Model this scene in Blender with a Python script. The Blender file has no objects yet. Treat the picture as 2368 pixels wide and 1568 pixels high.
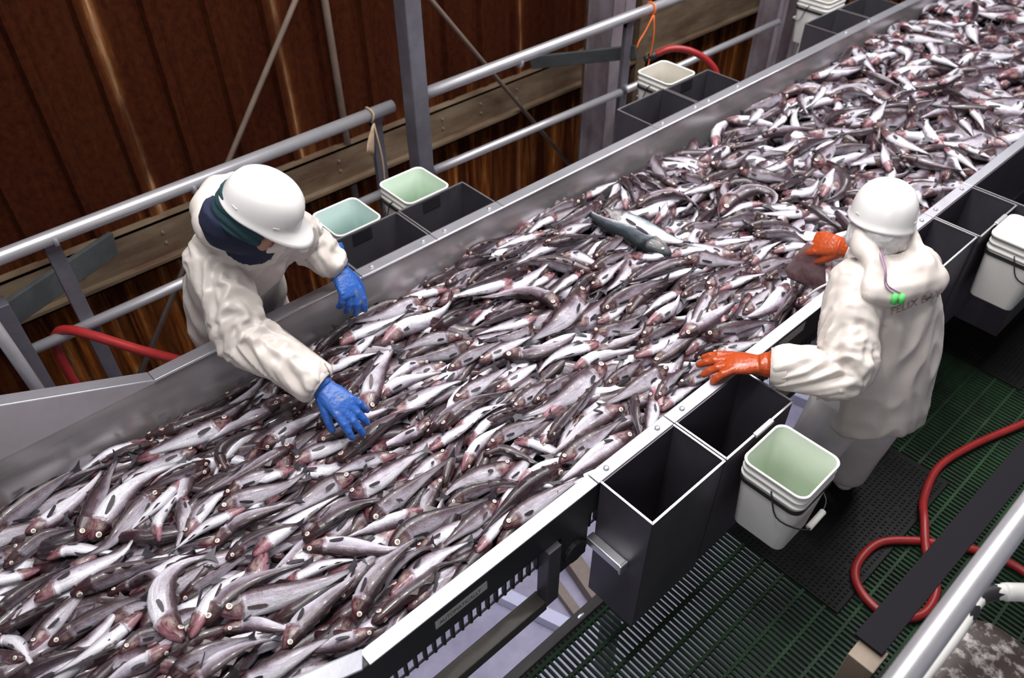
import bpy, bmesh, math, random
import numpy as np
from mathutils import Vector, Matrix, Quaternion, noise
from mathutils.bvhtree import BVHTree
PI = math.pi
sc = bpy.context.scene
C = sc.collection
# ------------------------------------------------------------------ camera
cam = bpy.data.cameras.new('camera'); camo = bpy.data.objects.new('camera', cam); C.objects.link(camo)
cam.sensor_width = 36.0; cam.lens = 1821.87 / 2368 * 36.0; cam.clip_start = 0.05
yaw, pit, rol = -0.836888546, 0.740535257, -0.00347830636
fw = Vector((math.sin(yaw) * math.cos(pit), math.cos(yaw) * math.cos(pit), -math.sin(pit)))
rt = Vector((math.cos(yaw), -math.sin(yaw), 0)); up = rt.cross(fw)
r2 = rt * math.cos(rol) + up * math.sin(rol); u2 = up * math.cos(rol) - rt * math.sin(rol)
camo.matrix_world = Matrix(((r2.x, u2.x, -fw.x, 0), (r2.y, u2.y, -fw.y, 0), (r2.z, u2.z, -fw.z, 3.0), (0, 0, 0, 1)))
cam.dof.use_dof = True; cam.dof.focus_distance = 2.8; cam.dof.aperture_fstop = 2.2
sc.camera = camo
# ------------------------------------------------------------------ light
sc.view_settings.view_transform = 'Standard'; sc.view_settings.look = 'None'
sc.view_settings.exposure = 0.0; sc.view_settings.gamma = 1.0; sc.view_settings.use_curve_mapping = False
w = bpy.data.worlds.new('world'); sc.world = w; w.use_nodes = True
bg = w.node_tree.nodes['Background']; bg.inputs[0].default_value = (0.60, 0.63, 0.75, 1); bg.inputs[1].default_value = 0.30
def area(name, loc, rot, sx, sy, power, col=(1, 1, 1)):
    l = bpy.data.lights.new(name, 'AREA'); l.shape = 'RECTANGLE'; l.size = sx; l.size_y = sy; l.energy = power; l.color = col
    o = bpy.data.objects.new(name, l); C.objects.link(o); o.location = loc; o.rotation_euler = rot
    return o
area('deck_fill', (-0.80, 1.0, -0.22), (0, 0, 0), 0.25, 1.1, 1.0, (0.86, 0.86, 1.0))  # added unseen light below the grating, brightens the lower deck
yl = area('camera_fill', (1.3, -1.9, 4.0), (0, 0, 0), 2.2, 1.6, 42, (1.0, 0.97, 0.94)); yl.rotation_euler = (Vector((-1.2, 2.2, 0.6)) - yl.location).to_track_quat('-Z', 'Y').to_euler()  # added fill from behind the camera for the bucket sides and right worker's back
sk = area('skylight', (-1.62, 3.5, 4.72), (0, 0, 0), 2.6, 7.8, 305, (1.0, 0.98, 0.98)); sk.data.spread = 2.5
for lx, ly in ((-1.1, 0.6), (-1.9, 2.4), (-1.3, 4.6), (-2.0, 6.6)): hb_ = area('glint_light', (lx, ly, 4.5), (0, 0, 0), 0.22, 0.22, 22, (1.0, 0.98, 0.96)); hb_.data.spread = 2.4  # small overhead lights added to put sharp glints on the wet fish
dl = area('deck_fill', (-1.52, 2.0, 0.715), (0, 0, 0), 0.8, 4.4, 15, (0.86, 0.86, 1.0)); dl.data.spread = 1.1  # added light hidden beneath the belt bed to brighten the deck under the conveyor
# ------------------------------------------------------------------ helpers
def tag(o, label=None, cat=None, group=None, kind=None):
    if label: o['label'] = label
    if cat: o['category'] = cat
    if group: o['group'] = group
    if kind: o['kind'] = kind
    return o
def empty(name, loc=(0, 0, 0), label=None, cat=None, group=None, kind=None):
    o = bpy.data.objects.new(name, None); C.objects.link(o); o.location = loc; o.empty_display_size = 0.1
    return tag(o, label, cat, group, kind)
def link(name, me, mat=None, parent=None, smooth=False):
    o = bpy.data.objects.new(name, me); C.objects.link(o)
    if mat is not None and len(me.materials) == 0: me.materials.append(mat)
    if smooth: me.polygons.foreach_set('use_smooth', [True] * len(me.polygons))
    if parent is not None:
        o.parent = parent
        loc = Vector((0, 0, 0)); p = parent
        while p is not None: loc += p.location; p = p.parent
        o.location = -loc
    return o
class MB:
    def __init__(s): s.v = []; s.f = []
    def add(s, vs, fs):
        n = len(s.v); s.v += [tuple(v) for v in vs]; s.f += [tuple(i + n for i in f) for f in fs]; return s
    def hexa(s, c):
        return s.add(c, [(0, 3, 2, 1), (4, 5, 6, 7), (0, 1, 5, 4), (1, 2, 6, 5), (2, 3, 7, 6), (3, 0, 4, 7)])
    def box(s, x0, x1, y0, y1, z0, z1):
        return s.hexa([(x0, y0, z0), (x1, y0, z0), (x1, y1, z0), (x0, y1, z0), (x0, y0, z1), (x1, y0, z1), (x1, y1, z1), (x0, y1, z1)])
    def bar(s, a, b, wx, wy, ref=(0, 0, 1)):
        a = Vector(a); b = Vector(b); t = (b - a).normalized(); r = Vector(ref)
        if abs(t.dot(r)) > 0.95: r = Vector((1, 0, 0))
        p = t.cross(r).normalized(); q = p.cross(t).normalized(); p *= wx / 2; q *= wy / 2
        return s.hexa([a - p - q, a + p - q, a + p + q, a - p + q, b - p - q, b + p - q, b + p + q, b - p + q])
    def tube(s, pts, rad, n=12, closed=False, caps=True):
        pts = [Vector(p) for p in pts]; m = len(pts)
        if not hasattr(rad, '__len__'): rad = [rad] * m
        rings = []; ref = None
        for i in range(m):
            if closed: t = pts[(i + 1) % m] - pts[i - 1]
            else: t = pts[min(i + 1, m - 1)] - pts[max(i - 1, 0)]
            t.normalize()
            if ref is None:
                ref = t.orthogonal().normalized()
            ref = (ref - t * ref.dot(t)).normalized(); b = t.cross(ref)
            rings.append([pts[i] + (ref * math.cos(2 * PI * k / n) + b * math.sin(2 * PI * k / n)) * rad[i] for k in range(n)])
        vs = [v for r in rings for v in r]; fs = []
        for i in range(m if closed else m - 1):
            j = (i + 1) % m
            for k in range(n): fs.append((i * n + k, i * n + (k + 1) % n, j * n + (k + 1) % n, j * n + k))
        if caps and not closed:
            fs.append(tuple(reversed(range(n)))); fs.append(tuple((m - 1) * n + k for k in range(n)))
        return s.add(vs, fs)
    def loft(s, rings, caps=(True, True)):
        n = len(rings[0]); vs = [v for r in rings for v in r]; fs = []
        for i in range(len(rings) - 1):
            for k in range(n): fs.append((i * n + k, i * n + (k + 1) % n, (i + 1) * n + (k + 1) % n, (i + 1) * n + k))
        if caps[0]: fs.append(tuple(reversed(range(n))))
        if caps[1]: fs.append(tuple((len(rings) - 1) * n + k for k in range(n)))
        return s.add(vs, fs)
    def ball(s, c, rx, ry=None, rz=None, nu=14, nv=9, M=None):
        ry = ry or rx; rz = rz or rx; c = Vector(c); rings = []
        for i in range(nv + 1):
            a = PI * (i + 0.0) / nv; a = min(max(a, 0.02), PI - 0.02)
            rr = []
            for k in range(nu):
                p = Vector((rx * math.sin(a) * math.cos(2 * PI * k / nu), ry * math.sin(a) * math.sin(2 * PI * k / nu), -rz * math.cos(a)))
                if M is not None: p = M @ p
                rr.append(c + p)
            rings.append(rr)
        return s.loft(rings)
    def mesh(s, name):
        me = bpy.data.meshes.new(name); me.from_pydata(s.v, [], s.f); me.update(); return me
    def build(s, name, mat, parent=None, smooth=False, bevel=0, seg=2):
        o = link(name, s.mesh(name), mat, parent, smooth)
        if bevel:
            b = o.modifiers.new('bevel', 'BEVEL'); b.width = bevel; b.segments = seg; b.limit_method = 'ANGLE'; b.angle_limit = 0.6
        return o
def spline(pts, n):
    pts = [Vector(p) for p in pts]; m = len(pts); out = []
    for i in range(n):
        u = i / (n - 1) * (m - 1); k = min(int(u), m - 2); t = u - k
        p0 = pts[k - 1] if k > 0 else pts[0] * 2 - pts[1]; p1 = pts[k]; p2 = pts[k + 1]
        p3 = pts[k + 2] if k + 2 < m else pts[-1] * 2 - pts[-2]
        out.append(0.5 * ((2 * p1) + (p2 - p0) * t + (2 * p0 - 5 * p1 + 4 * p2 - p3) * t * t + (3 * p1 - p0 - 3 * p2 + p3) * t ** 3))
    return out
# ------------------------------------------------------------------ materials
def newmat(name):
    m = bpy.data.materials.new(name); m.use_nodes = True
    nt = m.node_tree; b = nt.nodes['Principled BSDF']
    return m, nt, b
def N(nt, t, **kw):
    n = nt.nodes.new(t)
    for k, v in kw.items(): setattr(n, k, v)
    return n
def ramp(nt, src, stops):
    r = N(nt, 'ShaderNodeValToRGB'); el = r.color_ramp.elements
    while len(el) < len(stops): el.new(0.5)
    for e, (p, c) in zip(el, stops): e.position = p; e.color = tuple(c) + (1,) if len(c) == 3 else c
    nt.links.new(src, r.inputs[0]); return r.outputs[0]
def mix(nt, fac, a, b, mode='MIX'):
    m = N(nt, 'ShaderNodeMix', data_type='RGBA', blend_type=mode)
    for s, v in ((0, fac), (6, a), (7, b)):
        if isinstance(v, bpy.types.NodeSocket): nt.links.new(v, m.inputs[s])
        elif isinstance(v, (int, float)): m.inputs[s].default_value = v
        else: m.inputs[s].default_value = tuple(v) + (1,)
    return m.outputs[2]
def coords(nt, scale=(1, 1, 1), kind='Object'):
    tc = N(nt, 'ShaderNodeTexCoord'); mp = N(nt, 'ShaderNodeMapping'); mp.inputs['Scale'].default_value = scale
    nt.links.new(tc.outputs[kind], mp.inputs[0]); return mp.outputs[0]
def noisetex(nt, vec, scale, detail=4, rough=0.55, dist=0):
    n = N(nt, 'ShaderNodeTexNoise'); n.inputs['Scale'].default_value = scale; n.inputs['Detail'].default_value = detail
    n.inputs['Roughness'].default_value = rough; n.inputs['Distortion'].default_value = dist
    nt.links.new(vec, n.inputs['Vector']); return n.outputs['Fac']
def bump(nt, b, h, strength, dist=0.01):
    n = N(nt, 'ShaderNodeBump'); n.inputs['Strength'].default_value = strength; n.inputs['Distance'].default_value = dist
    nt.links.new(h, n.inputs['Height']); nt.links.new(n.outputs[0], b.inputs['Normal'])
def simple(name, col, rough=0.5, metal=0.0, var=0.0, vscale=(6, 6, 6), bmp=0.0, bscale=40, spec=0.5, dark=None, nstops=(0.35, 0.7)):
    m, nt, b = newmat(name)
    b.inputs['Roughness'].default_value = rough; b.inputs['Metallic'].default_value = metal; b.inputs['Specular IOR Level'].default_value = spec
    if var:
        f = noisetex(nt, coords(nt, vscale), 1.0, 6, 0.65)
        d = dark if dark else tuple(c * (1 - var) for c in col)
        nt.links.new(ramp(nt, f, [(nstops[0], d), (nstops[1], col)]), b.inputs['Base Color'])
    else: b.inputs['Base Color'].default_value = tuple(col) + (1,)
    if bmp: bump(nt, b, noisetex(nt, coords(nt), bscale, 3), bmp, 0.004)
    return m
M = {}
M['steel'] = simple('brushed_steel', (0.52, 0.49, 0.50), 0.34, 0.6, 0.30, (5, 1.2, 9), 0.06, 60)
M['lip'] = simple('lip_steel', (0.66, 0.66, 0.72), 0.36, 0.8, 0.18, (10, 3, 10), 0.05, 80)
M['flange'] = simple('flange_steel', (0.42, 0.41, 0.46), 0.5, 0.5, 0.2, (8, 8, 8))
M['bar'] = simple('black_bar', (0.013, 0.012, 0.015), 0.6, spec=0.06)
M['rim'] = simple('bright_rim_steel', (0.75, 0.75, 0.76), 0.28, 0.9)
M['bin'] = simple('bin_steel', (0.115, 0.105, 0.128), 0.42, 0.5, 0.35, (4, 4, 2.5), 0.05, 50)
M['skirt'] = simple('dark_steel', (0.032, 0.030, 0.036), 0.45, 0.3, 0.3, (4, 4, 4))
M['galv'] = simple('galvanised_pipe', (0.52, 0.51, 0.54), 0.34, 0.6, 0.12, (9, 9, 9))
M['post'] = simple('grey_steel_post', (0.19, 0.18, 0.215), 0.5, 0.5, 0.35, (5, 5, 5))
M['paint'] = simple('mauve_grey_paint', (0.30, 0.265, 0.30), 0.6, 0.1, 0.3, (5, 5, 3), dark=(0.16, 0.12, 0.13))
M['girt'] = simple('weathered_girt', (0.17, 0.125, 0.078), 0.75, 0.0, 0.5, (3, 2, 9), dark=(0.075, 0.038, 0.020), bmp=0.1)
M['frame'] = simple('worn_frame_steel', (0.075, 0.066, 0.058), 0.5, 0.3, 0.3, (6, 6, 6))
M['rod'] = simple('rusty_rod', (0.26, 0.19, 0.15), 0.7, 0.1, 0.3, (8, 8, 8))
M['wood'] = simple('dark_board', (0.055, 0.06, 0.062), 0.7, 0.0, 0.4, (3, 9, 9), bmp=0.1)
M['white_plastic'] = simple('white_plastic', (0.78, 0.765, 0.73), 0.38, 0, 0.05, (9, 9, 9))
M['mint'] = simple('mint_inside', (0.74, 0.88, 0.74), 0.45, 0, 0.06, (6, 6, 6))
M['aqua'] = simple('aqua_inside', (0.68, 0.84, 0.80), 0.45, 0, 0.06, (6, 6, 6))
M['cream'] = simple('cream_inside', (0.74, 0.70, 0.62), 0.45, 0, 0.06, (6, 6, 6))
M['pale_green'] = simple('pale_green_inside', (0.80, 0.88, 0.76), 0.4, 0, 0.5, (9, 9, 9), dark=(0.62, 0.72, 0.60), nstops=(0.22, 0.36))
M['black'] = simple('black_plastic', (0.018, 0.018, 0.02), 0.5)
M['rubber'] = simple('black_rubber', (0.010, 0.010, 0.011), 0.5, 0, 0.4, (5, 5, 5), spec=0.14)
M['red_hose'] = simple('red_hose', (0.32, 0.018, 0.018), 0.4, 0, 0.25, (12, 12, 12))
M['green'] = simple('green_grating', (0.022, 0.060, 0.026), 0.65, 0, 0.55, (7, 3, 7), dark=(0.014, 0.024, 0.014), spec=0.2)
M['deck'] = simple('pale_deck', (0.42, 0.39, 0.47), 0.35, 0, 0.35, (4, 4, 4), dark=(0.27, 0.25, 0.32), bmp=0.1, bscale=14)
M['deckbeam'] = simple('pale_beam', (0.62, 0.62, 0.74), 0.4, 0, 0.15)
M['brownbeam'] = simple('brown_beam', (0.26, 0.20, 0.15), 0.55, 0, 0.3)
M['orange_cord'] = simple('orange_cord', (0.75, 0.14, 0.02), 0.7)
M['rope'] = simple('tan_rope', (0.42, 0.30, 0.20), 0.85, 0, 0.3, (40, 40, 40))
M['tank'] = simple('mottled_tank', (0.60, 0.55, 0.53), 0.5, 0.1, 0.8, (30, 30, 30), dark=(0.045, 0.030, 0.025), nstops=(0.50, 0.72), bmp=0.1)
M['tape_white'] = simple('label_plate', (0.42, 0.42, 0.40), 0.5)
def rust_material():
    m, nt, b = newmat('rusted_sheet')
    v = coords(nt, (1, 1, 1)); big = noisetex(nt, v, 2.2, 8, 0.7)
    fine = noisetex(nt, coords(nt, (30, 30, 22)), 1.0, 6, 0.7)
    base = ramp(nt, fine, [(0.3, (0.020, 0.0042, 0.0018)), (0.62, (0.046, 0.0102, 0.0036)), (0.85, (0.088, 0.022, 0.006))])
    st = noisetex(nt, coords(nt, (13, 13, 0.55)), 1.0, 7, 0.68, 0.3)
    wide = ramp(nt, noisetex(nt, coords(nt, (5.5, 5.5, 0.22)), 1.0, 4, 0.6), [(0.44, (0, 0, 0)), (0.60, (1, 1, 1))])
    msk = mix(nt, 1.0, ramp(nt, st, [(0.49, (0, 0, 0)), (0.65, (1, 1, 1))]), mix(nt, 0.40, (0, 0, 0), wide), 'ADD')
    sep = N(nt, 'ShaderNodeSeparateXYZ'); nt.links.new(v, sep.inputs[0])
    zr = N(nt, 'ShaderNodeMapRange'); nt.links.new(sep.outputs[2], zr.inputs[0])
    zr.inputs[1].default_value = 0.62; zr.inputs[2].default_value = 0.15; zr.inputs[3].default_value = 0.03; zr.inputs[4].default_value = 0.85
    mm = N(nt, 'ShaderNodeMath', operation='MULTIPLY'); nt.links.new(msk, mm.inputs[0]); nt.links.new(zr.outputs[0], mm.inputs[1])
    pale = ramp(nt, noisetex(nt, coords(nt, (20, 20, 2.2)), 1.0, 5, 0.7), [(0.32, (0.15, 0.038, 0.007)), (0.52, (0.31, 0.098, 0.018)), (0.70, (0.47, 0.25, 0.10))])
    col = mix(nt, mm.outputs[0], base, pale)
    # run-off stains down the lapped seams (every 0.93 m along the wall)
    mo = N(nt, 'ShaderNodeMath', operation='MULTIPLY_ADD'); nt.links.new(sep.outputs[1], mo.inputs[0]); mo.inputs[1].default_value = 1 / 0.93; mo.inputs[2].default_value = -1.075 / 0.93 + 20.5
    fr = N(nt, 'ShaderNodeMath', operation='FRACT'); nt.links.new(mo.outputs[0], fr.inputs[0])
    wob = noisetex(nt, coords(nt, (7, 7, 1.1)), 1.0, 6, 0.75)
    ad = N(nt, 'ShaderNodeMath', operation='MULTIPLY_ADD'); nt.links.new(wob, ad.inputs[0]); ad.inputs[1].default_value = 0.13; ad.inputs[2].default_value = -0.565
    s2 = N(nt, 'ShaderNodeMath', operation='ADD'); nt.links.new(fr.outputs[0], s2.inputs[0]); nt.links.new(ad.outputs[0], s2.inputs[1])
    ab = N(nt, 'ShaderNodeMath', operation='ABSOLUTE'); nt.links.new(s2.outputs[0], ab.inputs[0])
    sm = ramp(nt, ab.outputs[0], [(0.0, (1, 1, 1)), (0.035, (0.25, 0.25, 0.25)), (0.075, (0, 0, 0))])
    sc2 = ramp(nt, ab.outputs[0], [(0.0, (0.42, 0.26, 0.15)), (0.02, (0.30, 0.12, 0.04)), (0.05, (0.14, 0.042, 0.012))])
    ns = noisetex(nt, coords(nt, (1, 0.9, 1.4)), 1.0, 3)
    nm = N(nt, 'ShaderNodeMath', operation='MULTIPLY'); nt.links.new(sm, nm.inputs[0]); nt.links.new(ramp(nt, ns, [(0.40, (0.12, 0.12, 0.12)), (0.56, (1, 1, 1))]), nm.inputs[1])
    col = mix(nt, nm.outputs[0], col, sc2)
    nt.links.new(col, b.inputs['Base Color']); b.inputs['Roughness'].default_value = 0.9; b.inputs['Specular IOR Level'].default_value = 0.06
    bump(nt, b, fine, 0.25, 0.006)
    return m
M['rust'] = rust_material()
# ------------------------------------------------------------------ setting: lower deck, wall, girts, columns
tag(MB().box(-4.2, 3.0, -3, 16, -1.10, -1.0).build('floor', M['deck']), kind='structure')
tag(MB().box(-3.28, -2.42, -2, 14, 0.02, 0.10).build('floor_left', M['post']), kind='structure')
cl = MB()   # unseen roof added to darken floor and wall, long skylight opening over the conveyor
cl.box(-4.3, -3.0, -3, 16, 4.6, 4.7); cl.box(-0.25, 4.0, -3, 16, 4.6, 4.7); cl.box(-3.0, -0.25, -3, -0.6, 4.6, 4.7); cl.box(-3.0, -0.25, 7.6, 16, 4.6, 4.7)
tag(cl.build('shading_ceiling', M['frame']), kind='structure')
wall = empty('wall_left', (-4.2, 0, 0), kind='structure')
def wall_panel(y0, y1):
    # profiled sheet: flat pans with three raised ribs
    prof = []; pitch = 0.31
    for k in range(3):
        o = y0 + k * pitch
        prof += [(o, 0), (o + 0.225, 0), (o + 0.243, 0.034), (o + 0.292, 0.034)]
    prof += [(y0 + 0.93, 0)]
    b = MB(); n = len(prof); vs = []
    for z in (-1.0, 4.6):
        for (y, d) in prof: vs.append((-4.2 + d, y, z))
    b.add(vs, [(i, i + 1, n + i + 1, n + i) for i in range(n - 1)])
    o = b.build('wall_panel', M['rust'], wall)
    s = o.modifiers.new('t', 'SOLIDIFY'); s.thickness = 0.004; s.offset = -1
    return o
k = 0
y = 1.075 - 0.93 * 4 - 0.02
while y < 15.5:
    o = wall_panel(0.145 + 0.93 * (k - 3), 0)
    y += 0.93; k += 1
# horizontal girts (z channels) on the wall
def girt(name, y0, y1, z0, z1, x=-4.1, nb=6):
    b = MB()
    b.box(x - 0.012, x, y0, y1, z0, z1)
    b.box(x, x + 0.075, y0, y1, z0, z0 + 0.010)
    b.box(x - 0.075, x, y0, y1, z1 - 0.010, z1)
    b.box(x + 0.065, x + 0.075, y0, y1, z0, z0 + 0.03)
    o = b.build(name, M['girt'])
    bb = MB()
    return o
g1 = empty('girt_beam', (-4.1, 0, 0.4), 'long brown horizontal wall girt behind the railing, left of the mauve column', 'beam')
girt('channel', -1.5, 4.72, 0.27, 0.50).parent = g1; g1.children[0].location = (4.1, 0, -0.4)
for yy in (0.55, 1.02, 1.5, 2.2, 2.75, 3.05, 3.4, 3.75):
    for zz in (0.36, 0.43): MB().tube([(-4.1, yy, zz), (-4.088, yy, zz)], 0.007, 6).build('bolt', M['rod'], g1)
g2 = empty('girt_beam', (-4.1, 8, 0.5), 'pale brown horizontal wall girt at upper centre, right of the mauve column', 'beam')
girt('channel', 4.9, 15, 0.27, 0.66).parent = g2; g2.children[0].location = (4.1, -8, -0.5)
def ibeam(name, x, y, wy, dx, z0, z1, mat, label, cat='column', group=None):
    b = MB(); t = 0.012
    b.box(x - dx / 2, x - dx / 2 + t, y - wy / 2, y + wy / 2, z0, z1)
    b.box(x + dx / 2 - t, x + dx / 2, y - wy / 2, y + wy / 2, z0, z1)
    b.box(x - dx / 2, x + dx / 2, y - t / 2, y + t / 2, z0, z1)
    o = b.build(name, mat, None, bevel=0.003); return tag(o, label, cat, group)
ibeam('steel_column', -3.66, 4.24, 0.22, 0.24, -1.0, 4.6, M['paint'], 'mauve grey wide steel column standing behind the railing at upper centre')
ibeam('steel_column', -3.62, 6.30, 0.13, 0.20, -1.0, 4.6, M['paint'], 'narrow mauve steel column at the right end of the middle rail')
ibeam('steel_column', -3.75, 6.86, 0.16, 0.22, -1.0, 4.6, M['paint'], 'narrow mauve steel column behind the farthest left bucket')
tag(MB().box(-4.08, -4.02, 5.02, 5.14, -1.0, 4.6).build('wall_stud', M['girt'], None, bevel=0.003), 'weathered tan wall post just right of the mauve column, orange cord in front', 'post')
tag(MB().box(-3.95, -3.86, 4.29, 4.39, -1.0, 4.6).build('wall_stud', M['girt'], None, bevel=0.003), 'brownish upright stud tight against the left side of the mauve column', 'post')
tag(MB().box(-3.10, -3.00, 2.07, 2.16, 0.1, 4.6).build('tube_post', M['post'], None, bevel=0.008), 'tall dark grey square post rising out of the top in front of the railing', 'post')
tag(MB().tube([(-4.13, 2.30, 4.6), (-4.13, 2.30, -1.0)], 0.022, 10).build('conduit_pipe', M['rod'], None, True), 'thin tan vertical pipe running down the rusty wall', 'pipe')
def on(a, b, z): t = (z - a[2]) / (b[2] - a[2]); return tuple(a[i] + (b[i] - a[i]) * t for i in range(3))
a, b = (-4.0, 2.01, 1.44), (-4.0, 0.55, -0.40)
tag(MB().tube([on(a, b, 4.4), on(a, b, -0.95)], 0.016, 8).build('brace_rod', M['rod'], None, True), 'rusty diagonal brace rod behind the left worker, leaning to the upper right', 'rod')
a, b = (-4.0, 3.02, 1.20), (-4.0, 4.30, -0.41)
tag(MB().tube([on(a, b, 4.4), on(a, b, -0.95)], 0.016, 8).build('brace_rod', M['rod'], None, True), 'rusty diagonal brace rod right of the tall post, leaning to the upper left', 'rod')
tag(MB().bar((-3.22, -0.35, 0.77), (-3.9, 0.72, 0.60), 0.03, 0.13).build('brace_board', M['wood'], None, bevel=0.004), 'dark blue grey board slanting behind the left railing post', 'board')
tag(MB().bar((-3.19, 3.975, 0.925), (-3.85, 3.66, 0.735), 0.03, 0.085).build('brace_bar', M['wood'], None, bevel=0.004), 'dark bluish bar sticking out left from the mauve column', 'bar')
# ------------------------------------------------------------------ left railing
rail = empty('handrail', (-3.15, 2, 0.1), 'left double pipe railing of galvanised tube in front of the rusty wall', 'railing')
RX = -3.15
def pipe(name, pts, r, mat, parent, n=14): return MB().tube(pts, r, n).build(name, mat, parent, True)
pipe('top_rail', [(RX, -1.6, 1.175), (RX, 2.04, 1.200)], 0.031, M['galv'], rail)
pipe('top_rail', [(RX, 2.20, 1.200), (RX, 5.6, 1.200)], 0.031, M['galv'], rail)
pipe('mid_rail', [(RX, 0.10, 0.735), (RX, 1.92, 0.745)], 0.024, M['galv'], rail)
pipe('mid_rail', [(RX, 2.26, 0.745), (RX, 3.80, 0.715)], 0.024, M['galv'], rail)
pipe('mid_rail', [(RX, 3.86, 0.715), (RX, 5.60, 0.715)], 0.024, M['galv'], rail)
for yy in (0.365, 1.0, 1.945, 2.235, 3.85):
    b = MB(); b.box(RX - 0.045, RX - 0.012, yy - 0.03, yy + 0.03, 0.1, 1.16)
    b.hexa([(RX - .045, yy - .03, 1.12), (RX - .012, yy - .03, 1.12), (RX - .012, yy + .03, 1.12), (RX - .045, yy + .03, 1.12), (RX - .02, yy - .03, 1.185), (RX + .012, yy - .03, 1.172), (RX + .012, yy + .03, 1.172), (RX - .02, yy + .03, 1.185)])
    b.build('rail_post', M['post'], rail, bevel=0.003)
for yy in (0.38, 0.965, 1.3 + 1.6):
    MB().tube([(RX, yy - 0.008, 1.18), (RX, yy + 0.008, 1.18)], 0.0345, 14).build('rail_collar', M['galv'], rail, True)
pn = MB(); pn.box(-3.2, -3.12, 0.07, 0.13, 0.1, 1.0); pn.build('rail_post', M['post'], rail, bevel=0.003)
tag(MB().tube([(-3.02, 0.09, 0.1), (-3.02, 0.03, 1.3)], 0.026, 12).build('stand_pipe', M['galv'], None, True), 'short upright pipe at the far left edge beside the first railing post', 'pipe')
tag(MB().tube(spline([(-4.10, 0.44, 0.66), (-4.06, 0.455, 0.60), (-4.05, 0.485, 0.53), (-4.06, 0.53, 0.485)], 10), [0.016] * 10, 6).build('hanging_strap', simple('grey_green_strap', (0.11, 0.12, 0.09), 0.7), None, True), 'short grey green strap curling on the rusty wall above the first railing post', 'strap')
# ropes on the rail
rp = MB()
rp.tube([(RX + 0.037 * math.cos(t), 1.90 + 0.004 * math.sin(3 * t), 1.198 + 0.037 * math.sin(t)) for t in np.linspace(0, 2 * PI, 15)[:-1]], 0.006, 6, closed=True)
rp.tube(spline([(RX + 0.03, 1.90, 1.165), (RX + 0.045, 1.915, 0.95), (RX + 0.035, 1.91, 0.7), (RX + 0.04, 1.905, 0.36)], 12), 0.0055, 6)
for i in range(6):
    rp.tube(spline([(RX + 0.035, 1.895, 1.165), (RX + 0.05, 1.875 - 0.006 * i, 1.10), (RX + 0.05 + .004 * i, 1.862 - 0.009 * i, 1.00 + .01 * i)], 6), 0.004, 5)
tag(rp.build('rope_tie', M['rope'], None, True), 'frayed tan rope knotted on the top rail left of the tall post', 'rope')
rp = MB()
rp.tube([(RX + 0.038 * math.cos(t), 4.02, 1.198 + 0.038 * math.sin(t)) for t in np.linspace(0, 2 * PI, 15)[:-1]], 0.006, 6, closed=True)
rp.tube(spline([(RX + 0.03, 4.02, 1.165), (RX + 0.04, 4.03, 1.05), (RX + 0.03, 4.035, 0.92), (RX + 0.02, 4.03, 0.80)], 10), 0.0045, 6)
rp.tube(spline([(RX + 0.035, 4.01, 1.17), (RX + 0.03, 3.95, 1.08), (RX + 0.03, 3.90, 1.03), (RX + 0.03, 3.885, 0.99)], 8), 0.0045, 6)
tag(rp.build('cord_tie', M['orange_cord'], None, True), 'orange cord tied round the top rail above the cream bucket', 'cord')
# hoses
def hose(name, pts, r, label, n=60, mat='red_hose'):
    return tag(MB().tube(spline(pts, n), r, 10).build(name, M[mat], None, True), label, 'hose')
hose('red_hose', [(-2.52, 0.65, 0.72), (-2.70, 0.558, 0.712), (-2.85, 0.465, 0.722), (-3.0, 0.354, 0.765), (-3.10, 0.29, 0.775), (-3.165, 0.245, 0.755), (-3.19, 0.215, 0.69), (-3.195, 0.205, 0.58), (-3.19, 0.21, 0.42), (-3.15, 0.24, 0.25), (-3.1, 0.3, 0.12)], 0.021, 'red rubber hose draped over the middle rail at far left, below the left worker')
h = empty('red_hose', (-3.1, 4.05, 0.9), 'red hose with a black fitting arching behind the cream bucket', 'hose')
MB().tube(spline([(-3.11, 4.07, 0.905), (-3.04, 4.14, 0.945), (-2.96, 4.24, 0.925), (-2.88, 4.33, 0.86), (-2.82, 4.38, 0.76), (-2.80, 4.40, 0.55), (-2.8, 4.42, 0.12)], 40), 0.022, 10).build('hose_tube', M['red_hose'], h, True)
MB().tube([(-3.135, 4.045, 0.885), (-3.105, 4.073, 0.908)], 0.025, 10).tube([(-3.16, 4.02, 0.87), (-3.13, 4.05, 0.888)], 0.017, 10).build('hose_fitting', M['black'], h, True)
# ------------------------------------------------------------------ conveyor
conv = empty('conveyor', (-1.65, 3, 0), 'long stainless steel fish conveyor trough running from lower left to upper right', 'conveyor')
LX, RXI = -2.32, -0.99
Y0, Y1 = -1.6, 9.5
b = MB()
b.box(LX - 0.006, LX, Y0, Y1, 0.55, 0.998)
b.build('side_panel', M['steel'], conv)
MB().box(RXI, RXI + 0.006, Y0, Y1, 0.80, 0.998).build('side_panel', M['steel'], conv)
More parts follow.
